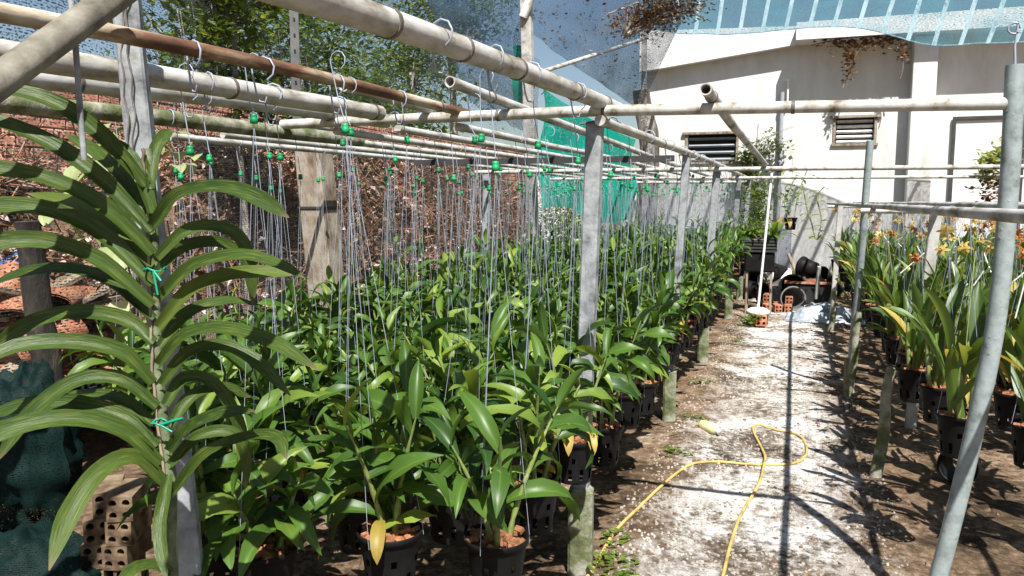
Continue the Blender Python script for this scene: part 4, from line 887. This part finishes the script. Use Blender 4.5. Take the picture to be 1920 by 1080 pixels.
b = MB(); limb(b, [(c.x - .05, 16.6, -.05), (c.x, 16.6, 1.2), (c.x + .05, 16.6, 2.6), (c.x - .10, 16.6, 3.4), (c.x - .14, 16.55, 3.75)], .24, .17, 12); b.build('trunk', 'bark_tree', t)
q = Py(1225, 25, 13.6); t = thing('dead_branch', 'tangle of dry brown branches lying on the netting beside the roof', 'branch', q)
b = MB(); g = random.Random(31)
for k in range(9): e = q + Vector((g.uniform(-.7, .9), g.uniform(-.4, .4), g.uniform(-.25, .35))); limb(b, [q + Vector((-.5, 0, -.35)), q.lerp(e, .6) + Vector((0, 0, .06)), e], .035, .008, 5)
b.build('twigs', 'bark_tree', t)
b = MB(); crown(b, q, (.75, .35, .22), 2000, .075, random.Random(32), 18); b.build('leaves', 'leaf_dead', t, smooth=False, kind='stuff')
# trees beyond the brick wall
def top_at(u, v, X): q = Px(u, v, X); return q
for i, (u, v, X, cr, n, mat, lab) in enumerate((
        (400, 60, -7.0, (.7, .9, .7), 1700, 'leaf_tree', 'dense green tree beyond the brick wall behind the near concrete post'),
        (560, 120, -8.0, (1.3, 1.5, 1.3), 3600, 'leaf_tree', 'broad green tree beyond the brick wall behind the stout column'),
        (770, 110, -9.0, (1.4, 2.0, 1.3), 3600, 'leaf_tree', 'spreading dark tree beyond the brick wall beside the tall pole'),
        (850, 20, -8.5, (1.6, 1.6, .8), 3400, 'leaf_tree', 'high overhanging tree branch crown above the rear netting'),
        (690, 235, -6.8, (.8, 1.3, .55), 3600, 'leaf_tree', 'low leafy tree just above the brick wall'))):
    q = top_at(u, v, X); tree('garden_tree', lab, (q.x - .2, q.y + .1, 0), q, cr, n, .15, mat, 50 + i, .14)
# bright climber on top of the side net
q = Px(440, 20, -3.75); t = thing('climbing_vine', 'sunlit yellow-green climber tumbling over the top of the rear netting', 'vine', (q.x, q.y, 0))
b = MB(); g = random.Random(61); crown(b, q + Vector((0, 0, .12)), (.30, .65, .22), 900, .11, g, 12); b.build('leaves', 'leaf_bright', t, smooth=False)
b = MB(); crown(b, q + Vector((0, .3, -.5)), (.16, .8, .4), 1200, .075, g, 16); b.build('hanging_leaves', 'leaf_tree', t, smooth=False)
b = MB(); limb(b, [(q.x, q.y, 0), (q.x - .05, q.y + .1, 1.2), (q.x + .02, q.y - .05, 2.2), q], .035, .015, 6)
for k in range(16): p = q + Vector((g.uniform(-.1, .1), g.uniform(-.8, 1.2), g.uniform(-.2, .1))); b.tube([p, p + Vector((.02, .03, -.3)), p + Vector((0, 0, -g.uniform(.5, .9)))], .004, 4)
b.build('stem', 'bark_tree', t)
# round-leaved pale creeper by the near post
q = Px(220, 300, -3.3); t = thing('round_leaf_creeper', 'pale round-leaved creeper climbing the rear netting behind the near post', 'vine', (q.x, q.y, 0))
g = random.Random(62); RL = leaf_mesh('leaf', 'leaf_pale', .13, .095, R(20), R(70), .2, 6, .4, 0, 4, 0, .6)[0]
st = [Px(u, v, -3.3) for u, v in ((250, 700), (235, 560), (150, 440), (120, 380), (190, 290), (230, 240), (300, 265), (335, 300))]
MB().tube(catmull(st, 40), .008, 6).build('stem', 'cane', t)
Q = catmull(st, 40)
for k in range(44):
    p = Q[g.randrange(2, 41)] + Vector((g.uniform(-.02, .1), g.uniform(-.12, .12), g.uniform(-.1, .1)))
    obj('leaf', RL, t, Matrix.Translation(p - Vector(t.location)) @ Matrix.Rotation(g.uniform(-1.8, .6), 4, 'Z') @ Matrix.Rotation(g.uniform(-.2, .6), 4, 'Y') @ Matrix.Scale(g.uniform(.7, 1.15), 4))
# brick wall: real bricks, nearest ones singly
BX, BZ, BY0, BY1 = -5.2, 2.5, 2.6, 15.5
bw = thing('brick_wall', 'red brick garden wall behind the netting and the heap of dry leaves', 'wall', (BX, 0, 0))
MB().box((BX - .06, (BY0 + BY1) / 2, BZ / 2), (.10, BY1 - BY0, BZ - .01)).build('mortar', 'mortar', bw, smooth=False)
BR = MB().boxb((0, 0, 0), (.09, .195, .062), .004).mesh('brick', 'wall_brick', False); brm = MB(); g = random.Random(77); lst = []
for rr in range(int(BZ / .075)):
    y = BY0 + (.105 if rr % 2 else 0)
    while y < BY1: lst.append((BX - .028 + g.uniform(-.004, .004), y + .1, .04 + rr * .075)); y += .21
lst.sort(key=lambda p: p[1] - (2.0 if p[2] > 1.3 else 0) * 3)
for i, p in enumerate(lst):
    if i < 300: obj('brick', BR, bw, Matrix.Translation((p[0] - BX, p[1], p[2])))
    else: brm.boxb(p, (.09, .195, .062), .004)
brm.build('bricks', 'wall_brick', bw, smooth=False, kind='stuff')
b = MB(); b.box((BX - .03, 4.1, 1.9), (.02, .26, .75)); b.build('lime_patch', 'white_paint', bw, smooth=False)
# heap of dry leaves and twigs between net and wall
b = MB(); tw = MB(); g = random.Random(78); und = MB(); nu, nv = 60, 14; vs = []
def heap(y, s): 
    hh = 1.62 + .30 * min(1, max(0, (y - 4.5) / 2)) + .25 * noise.noise((y * .9, 0, 4)) - .06 * max(0, y - 8); hh *= min(1, max(.05, (y - 2.4) / .9))
    fx = -3.72 - .75 * min(1, max(0, (4.7 - y) / .8)); return Vector((fx + (-5.1 - fx) * s, y, hh * min(1, s * 2.6) ** .7))
for j in range(nv + 1):
    for i in range(nu + 1): vs.append(heap(2.5 + 10 * i / nu, j / nv) + Vector((0, 0, .10 * noise.noise((i * .5, j * .9, 1)) - .05)))
und.add(vs, [(j * (nu + 1) + i, j * (nu + 1) + i + 1, (j + 1) * (nu + 1) + i + 1, (j + 1) * (nu + 1) + i) for j in range(nv) for i in range(nu)])
t = thing('dry_leaf_heap', 'high heap of reddish dry leaves and twigs piled behind the netting', 'leaf heap', (-4.3, 7, 0)); und.build('mound', 'dry_leaf', t)
for _ in range(16000):
    y = 2.6 + 9.9 * g.random() ** 1.2; p = heap(y, g.random()) + Vector((g.uniform(-.05, .05), 0, g.uniform(0, .12))); s = g.uniform(.04, .10)
    M = Matrix.Translation(p) @ Matrix.Rotation(g.random() * 6.3, 4, 'Z') @ Matrix.Rotation(g.uniform(-1, 1), 4, 'X') @ Matrix.Rotation(g.uniform(-.8, .8), 4, 'Y')
    b.add([M @ Vector(q) for q in ((0, 0, 0), (s * .5, s * .3, .2 * s), (s, 0, 0), (s * .5, -s * .3, .2 * s))], [(0, 1, 2, 3)])
b.build('leaves', 'leaf_heap', t, smooth=False, kind='stuff')
for _ in range(1500):
    y = 2.8 + 8.9 * g.random(); p = heap(y, g.uniform(.1, .9)) + Vector((.03, 0, .08)); d = Vector((g.uniform(-.3, .3), g.uniform(-1, 1), g.uniform(-.5, .5))).normalized() * g.uniform(.15, .5)
    tw.tube([p - d, p + Vector((0, 0, .03)), p + d], [.006, .005, .002], 4)
tw.build('twigs', 'twig', t, kind='stuff')
# low garden hedge far left of the building, bush seen under the green net
q = Py(1075, 430, 15.0); t = thing('garden_bush', 'sunlit yellow-green bush seen under the teal netting', 'bush', (q.x, 15, 0)); b = MB(); crown(b, (q.x, 15, 1.15), (1.1, .5, .55), 3600, .085, random.Random(90), 22); b.build('crown', 'leaf_bright', t, smooth=False)
b = MB(); [limb(b, [(q.x, 15, 0), (q.x + dx * .4, 15, .5), (q.x + dx, 15, 1.1)], .03, .01, 5) for dx in (-.6, -.2, .3, .7)]; b.build('trunk', 'bark_tree', t)
b = MB(); b.box((-9, 18.5, 1.1), (11.0, .25, 2.2)); b.build('garden_wall', 'plaster', smooth=False, label='pale boundary wall running off behind the trees', cat='wall', kind='thing')

# ------------------------------------------------------------------ rubble at the left behind the near orchid
q = Px(78, 690, -3.45)
t = thing('wooden_post', 'black rotten wooden post in front of the tile rubble', 'post', (q.x, q.y, 0)); b = MB(); P = [Px(u, v, -3.42) for u, v in ((95, 800), (92, 700), (75, 600), (60, 480), (52, 415))]; Q = catmull([Vector((P[0].x, P[0].y, 0))] + P, 24); b.tube(Q, [.075 - .0008 * i + .012 * noise.noise((i * .6, 2, 0)) for i in range(25)], 11); b.build('shaft', 'rot_wood', t)
g = random.Random(44); TL = MB(); nn = 8
for i in range(nn + 1):
    a = math.pi * i / nn
TLm = MB(); vs = [(.11 * math.cos(math.pi * i / nn), y, .055 * math.sin(math.pi * i / nn) + dz) for dz in (0, -.012) for y in (-.2, .2) for i in range(nn + 1)]
m_ = nn + 1
TLm.add(vs, [(i, i + 1, m_ + i + 1, m_ + i) for i in range(nn)] + [(2 * m_ + i + 1, 2 * m_ + i, 3 * m_ + i, 3 * m_ + i + 1) for i in range(nn)]); TILE = TLm.mesh('roof_tile', 'terracotta')
PLK = MB().boxb((0, 0, 0), (.9, .11, .03), .004).mesh('plank', 'wood', False)
for i in range(34):
    q = Px(g.uniform(0, 215), g.uniform(540, 720), -3.95) + Vector((g.uniform(-.2, .2), 0, -.02))
    obj('roof_tile', TILE, None, Matrix.Translation(q) @ Matrix.Rotation(g.uniform(-1.2, 1.2), 4, 'Z') @ Matrix.Rotation(g.uniform(-.7, .5), 4, 'X') @ Matrix.Rotation(g.uniform(-.3, .9), 4, 'Y'), 'orange clay roof tile tumbled in the rubble behind the netting', 'tile', 'clay tiles in the rubble', kind='thing')
for i in range(9):
    q = Px(g.uniform(20, 215), g.uniform(530, 700), -3.9)
    obj('plank', PLK, None, Matrix.Translation(q) @ Matrix.Rotation(R(90) + g.uniform(-.4, .4), 4, 'Z') @ Matrix.Rotation(g.uniform(-.8, .8), 4, 'Y'), 'broken grey plank lying across the tile rubble', 'plank', 'planks in the rubble')
b = MB(); vs = []
for j in range(13):
    for i in range(17): y = 2.6 + 1.7 * i / 16; vs.append((-3.7 - .9 * j / 12, y, .30 + .5 * (j / 12) ** .6 + .10 * noise.noise((i * .4, j * .5, 3))))
b.add(vs, [(j * 17 + i, j * 17 + i + 1, (j + 1) * 17 + i + 1, (j + 1) * 17 + i) for j in range(12) for i in range(16)]); b.build('rubble_mound', 'soil', kind='structure')
q = Px(15, 555, -4.3); b = sheet(lambda a, c: q + Vector((-.3 * c, -.5 + .9 * a, .25 * c + .05 * math.sin(a * 9 + c * 4))), 16, 8, 1, 1); b.build('tarpaulin', 'blue_tarp', label='faded blue tarpaulin scrap over the tile rubble', cat='tarpaulin')

# ------------------------------------------------------------------ things at the end of the path
q = Pz(1420, 612, 0)
t = thing('white_stake', 'white stake standing in a brick block with a cement cap on the path', 'stake', q)
hb = obj('brick_base', HBR, t, Matrix.Translation((0, 0, .09)) @ Matrix.Rotation(R(20), 4, 'Z') @ Matrix.Scale(1.6, 4)); hb2 = obj('brick_base', HB, t, Matrix.Translation((.02, .13, .09)) @ Matrix.Rotation(R(15), 4, 'Z') @ Matrix.Scale(1.6, 4))
MB().lathe([(.0, .23), (.08, .225), (.13, .20), (.14, .155), (.0, .15)], 14).build('cement_cap', 'white_paint', t, local=True)
MB().tube([(0, 0, .2), (.05, .05, 1.0), (.10, .1, 1.82)], .015, 8).build('rod', 'white_paint', t, local=True)
b = MB(); crown(b, (-.05, -.16, .1), (.12, .06, .08), 130, .05, random.Random(5), 8); b.build('weeds', 'leaf_bright', t, smooth=False, local=True)
# black basket of fern on an upturned bin
q = Py(1425, 468, 10.9); t = thing('fern_basket', 'black slatted basket of ferns standing on a square black tub', 'planter', (q.x, 10.9, 0))
zt = Py(1425, 495, 10.9).z
MB().boxb((q.x, 10.9, zt + .03), (.37, .34, .25), .02).build('tub', 'pot', t, smooth=False)
for sx, sy in ((-.15, -.13), (.15, -.13), (.15, .13), (-.15, .13)): MB().tube([(q.x + sx, 10.9 + sy, 0), (q.x + sx, 10.9 + sy, zt - .09)], .016, 6).build('leg', 'wood', t)
for k in range(5):
    z = zt + .18 + k * .042
    b = MB(); b.box((q.x, 10.9 - .18, z), (.42, .02, .024)); b.box((q.x, 10.9 + .18, z), (.42, .02, .024)); b.box((q.x - .202, 10.9, z), (.018, .34, .024)); b.box((q.x + .202, 10.9, z), (.018, .34, .024)); b.build('slat', 'dark_steel', t, smooth=False)
g = random.Random(15); FL = leaf_mesh('frond', 'leaf_bright', .34, .06, R(65), R(100), .3)[0]
for k in range(30): obj('frond', FL, t, Matrix.Translation((g.uniform(-.2, .2), g.uniform(-.15, .15), zt + .33)) @ Matrix.Rotation(g.random() * 6.28, 4, 'Z') @ Matrix.Rotation(g.uniform(-.5, .3), 4, 'Y') @ Matrix.Scale(g.uniform(.7, 1.3), 4))
b = MB(); crown(b, (q.x - .05, 10.95, zt + .75), (.22, .16, .35), 420, .07, g, 12); b.build('fern_foliage', 'leaf_tree', t, smooth=False)
MB().boxb((q.x, 10.9, zt + .25), (.37, .32, .16), .02).build('soil_ball', 'soil', t, smooth=False)
# small hanging pot orchids near the wall
for (u, v, Y, hh, lab) in ((1482, 420, 11.9, .75, 'leafy orchid in a small black pot hanging in front of the far wall'),):
    c = Py(u, v, Y); t = thing('wall_orchid', lab, 'orchid', (c.x, Y, c.z - .08)); obj('pot', POT2, t); g = random.Random(19)
    MB().tube([(.05, 0, .17), (.08, 0, .5), (.2, 0, .85)], .008, 6).build('cane', 'cane', t, local=True); MB().tube([(-.05, 0, .17), (-.1, 0, .4), (.05, 0, .75)], .008, 6).build('cane', 'cane', t, local=True)
    MB().tube([(0, 0, .17), (0, 0, 1.0)], .003, 4).build('wire', 'wire', t, local=True)
    for k in range(20):
        tt = k / 20; obj('leaf', OL[3 if k % 2 else 0][0], t, Matrix.Translation((-.02 + .2 * tt * (k % 3 - .6), 0, .2 + .62 * tt)) @ Matrix.Rotation(g.random() * 6, 4, 'Z') @ Matrix.Scale(.9, 4))
    for k in range(3): obj('leaf', OLD[0], t, Matrix.Translation((-.05, 0, .16)) @ Matrix.Rotation(3 + k, 4, 'Z') @ Matrix.Scale(1.7, 4))
def spray_plant(name, label, P, n, mat, seed, sc=1.0):
    t = thing(name, label, 'orchid', P[0]); g = random.Random(seed); Q = catmull(P, 24); MB().tube(Q, .009, 6).build('cane', 'cane', t); me = MAT[mat]
    LM = leaf_mesh('leaf', mat, .14, .04, R(30), R(70), .3)[0]
    for k in range(n): obj('leaf', LM, t, Matrix.Translation(Q[2 + k * 22 // n] - Vector(P[0])) @ Matrix.Rotation((0 if k % 2 else 3.14) + g.uniform(-.8, .8), 4, 'Z') @ Matrix.Rotation(g.uniform(-.3, .3), 4, 'X') @ Matrix.Scale(sc * g.uniform(.8, 1.2), 4))
spray_plant('drooping_orchid', 'pale cane orchid drooping down from the cross pipe near the wall', [Py(u, v, 11.6) for u, v in ((1505, 345), (1512, 385), (1522, 420), (1530, 448), (1540, 440))], 18, 'leaf_pale', 70)
spray_plant('wall_creeper', 'thin leafy orchid cane leaning against the far wall', [Py(u, v, 12.0) for u, v in ((1533, 450), (1540, 410), (1532, 370), (1545, 350))], 12, 'leaf_bright', 71)
q = Py(1862, 300, 9.9); t = thing('pipe_orchid', 'tufted pale orchid tied to the thin cross pipe above the flowering bed', 'orchid', (q.x, 9.9, q.z - .35)); b = MB(); crown(b, (q.x, 9.85, q.z), (.12, .1, .25), 260, .10, random.Random(23), 12); b.build('foliage', 'leaf_pale', t, smooth=False)
b = MB(); crown(b, (q.x, 9.9, q.z - .35), (.09, .08, .2), 160, .08, random.Random(24), 8); b.build('roots', 'leaf_dead', t, smooth=False)
# vine by the window, dead vine over the roof edge
q = Py(1410, 300, 17.7); t = thing('wall_vine', 'green vine climbing the white wall beside the wide louvre window', 'vine', (q.x, 17.75, 0)); b = MB(); g = random.Random(25)
crown(b, (q.x - .05, 17.7, q.z - .1), (.22, .12, .5), 520, .11, g, 14); crown(b, (q.x + .35, 17.7, q.z + .35), (.28, .1, .25), 200, .09, g, 10); crown(b, (q.x, 17.7, 1.4), (.3, .12, .6), 500, .10, g, 14)
b.build('leaves', 'leaf_tree', t, smooth=False); b = MB(); limb(b, [(q.x, 17.75, 0), (q.x - .1, 17.72, 1.2), (q.x + .05, 17.72, 2.2), (q.x + .1, 17.72, 3.1)], .03, .01, 6)
for k in range(9): limb(b, [(q.x + .05, 17.7, q.z), (q.x + g.uniform(-.1, .5), 17.65, q.z + .3), (q.x + g.uniform(.1, .9), 17.65, q.z + g.uniform(.3, .7))], .01, .004, 4)
b.build('stem', 'bark_tree', t)
t = thing('dead_vine', 'dry brown vine hanging over the roof edge of the white building', 'vine', (1.0, 17.5, 4.9)); b = MB(); st = MB(); g = random.Random(26)
for (u, v, du, n) in ((1600, 80, 45, 260), (1660, 75, 40, 260), (1595, 105, 14, 110), (1590, 135, 10, 60), (1692, 100, 8, 50), (1560, 78, 40, 60)):
    for _ in range(n):
        p = Py(u + g.gauss(0, du * .5), v + g.gauss(0, 9), 17.45); s = g.uniform(.05, .11); M = Matrix.Translation(p) @ Matrix.Rotation(g.random() * 6, 4, 'Z') @ Matrix.Rotation(g.uniform(-1.5, 1.5), 4, 'X')
        b.add([M @ Vector(q) for q in ((0, 0, 0), (s * .5, s * .3, 0), (s, 0, 0), (s * .5, -s * .3, 0))], [(0, 1, 2, 3)])
b.build('leaves', 'leaf_dead', t, smooth=False)
for pl in (((1640, 65), (1610, 95), (1595, 130), (1580, 165)), ((1640, 65), (1680, 85), (1693, 120), (1688, 148)), ((1660, 62), (1580, 72), (1520, 85))): st.tube(catmull([Py(u, v, 17.46) for u, v in pl], 12), .01, 4)
st.build('stem', 'wood', t)
# debris heap
def lay_pot(name, mat, u, v, Y, r, L, ang, tilt, label, cat):
    c = Py(u, v, Y); b = MB(); b.lathe([(.0, 0), (r * .75, 0), (r * .82, L * .4), (r * .94, L * .86), (r, L * .87), (r * 1.02, L), (r * .92, L), (r * .78, L * .5), (r * .7, .02), (0, .02)], 20, (c.x, Y, max(c.z, r * .8)), M=Matrix.Rotation(R(ang), 3, 'Z') @ Matrix.Rotation(R(tilt), 3, 'X'))
    return b.build(name, mat, label=label, cat=cat)
lay_pot('bucket', 'white_paint', 1478, 520, 13.0, .19, .42, -70, 84, 'white plastic bucket lying on the debris heap', 'bucket')
lay_pot('pot', 'pot', 1492, 545, 12.3, .20, .28, -10, 76, 'wide black pot lying on the debris heap with its mouth showing', 'pot')
lay_pot('pot', 'pot_grey', 1478, 578, 11.6, .17, .24, 15, 82, 'grey pot lying on the ground in front of the debris heap', 'pot')
lay_pot('pot', 'pot', 1455, 563, 12.0, .16, .24, -50, 80, 'small black pot lying behind the red bricks', 'pot')
lay_pot('pot', 'pot', 1530, 545, 12.8, .18, .26, 60, 85, 'black pot lying among the grass by the far wall', 'pot')
lay_pot('pot', 'pot', 1412, 545, 13.0, .2, .28, 20, 60, 'tilted black pot beside the black tub', 'pot')
gq = random.Random(58)
for i, (x_, y_, z_) in enumerate(((-.55, 12.6, 0), (-.38, 13.1, 0), (-.1, 13.6, 0), (.25, 13.5, 0), (.45, 12.9, 0), (.30, 12.6, .33), (.5, 13.4, .1), (.62, 12.2, 0), (-.15, 13.0, .2))):
    b = MB(); rr = gq.uniform(.13, .19); LL = rr * 1.5
    b.lathe([(.0, 0), (rr * .75, 0), (rr * .82, LL * .4), (rr * .94, LL * .86), (rr, LL * .87), (rr * 1.02, LL), (rr * .92, LL), (rr * .78, LL * .5), (rr * .7, .02), (0, .02)], 18, (x_, y_, z_ + rr * .85), M=Matrix.Rotation(gq.uniform(-2.5, 2.5), 3, 'Z') @ Matrix.Rotation(R(gq.uniform(55, 100)), 3, 'X'))
    b.build('pot', 'pot', label='discarded black pot tumbled at the back of the debris heap', cat='pot', group='discarded pots in the debris heap')
c = Pz(1500, 572, 0)
t = thing('red_crate', 'black crate with an orange-red rim in the debris heap', 'crate', (c.x + .08, 12.2, 0)); x, y = c.x + .12, 12.2
MB().boxb((x, y, .17), (.62, .40, .30), .02).build('tub', 'black', t, smooth=False)
b = MB()
for dx, dy, sx, sy in ((0, -.21, .68, .03), (0, .21, .68, .03), (-.325, 0, .03, .40), (.325, 0, .03, .40)): b.box((x + dx, y + dy, .335), (sx, sy, .035))
b.build('rim', 'terracotta', t, smooth=False)
g = random.Random(51); c = Pz(1450, 590, 0)
for i in range(7):
    obj('hollow_brick', HBR, None, Matrix.Translation((c.x + (i % 3) * .14 - .1, 11.3 + (i // 3) * .16 + g.uniform(-.03, .03), .068 + .10 * (1 if i > 4 else 0) - .02)) @ Matrix.Rotation(g.uniform(-.3, .3), 4, 'Z') @ Matrix.Scale(1.2, 4), 'red hollow brick in the debris heap at the end of the path', 'brick', 'red bricks in the debris heap')
for (u0, v0, u1, v1, Y, m, lab) in ((1478, 476, 1496, 520, 13.2, 'wood', 'pale stick leaning out of the debris heap'), (1425, 515, 1445, 545, 12.6, 'wood', 'short split stake leaning by the black tub'), (1430, 508, 1452, 550, 12.5, 'wood', 'longer split stake leaning by the black tub'),
                                (1530, 560, 1536, 500, 11.2, 'concrete', 'slim grey stake beside the silver sheet')):
    MB().tube([Py(u0, v0, Y), Py(u1, v1, Y - .1)], .025, 7).build('stick', m, label=lab, cat='stick')
q = Pz(1540, 600, 0)
sheet(lambda a, c: Vector((q.x - .42 + .95 * a, q.y - .35 + .9 * c, max(.012, .17 * math.sin(a * 3.1) * math.sin(c * 3.1) + .10 * noise.noise((a * 5, c * 5, 1)) + .05 * abs(noise.noise((a * 11, c * 9, 4)))) + gh(q.x, q.y))), 30, 26, 1, 1).build('plastic_sheet', 'silver', label='crumpled silver plastic sheet on the ground by the debris heap', cat='plastic sheet')
t = thing('dry_weeds', 'yellowing grass tufts growing along the foot of the far wall', 'weeds', (.6, 13.6, 0)); b = MB(); g = random.Random(52)
for _ in range(420):
    x, y = g.uniform(-.5, 1.6), g.uniform(13.0, 15.0); vs, fs, uv = leaf_geo(g.uniform(.25, .6), .02, R(g.uniform(60, 88)), R(g.uniform(30, 110)), .2, 4, .3, 0, 2); M = Matrix.Translation((x, y, 0)) @ Matrix.Rotation(g.random() * 6, 4, 'Z'); b.add([M @ v for v in vs], fs, uv)
b.build('blades', 'leaf_upright', t, kind='stuff')
g = random.Random(53); b = MB()
for x, y in ((-.70, 3.25), (-.66, 3.05), (-.62, 2.95), (-.62, 4.6), (-.6, 5.4), (-.66, 6.4), (-.55, 8.6)):
    for _ in range(26):
        vs, fs, uv = leaf_geo(g.uniform(.025, .05), .018, R(40), R(60), .2, 3, .4, 0, 2); M = Matrix.Translation((x + g.gauss(0, .04), y + g.gauss(0, .05), gh(x, y) + g.uniform(0, .03))) @ Matrix.Rotation(g.random() * 6, 4, 'Z'); b.add([M @ v for v in vs], fs, uv)
b.build('path_weeds', 'leaf_bright', kind='stuff', label='tiny green weeds sprouting along the path edge', cat='weeds')
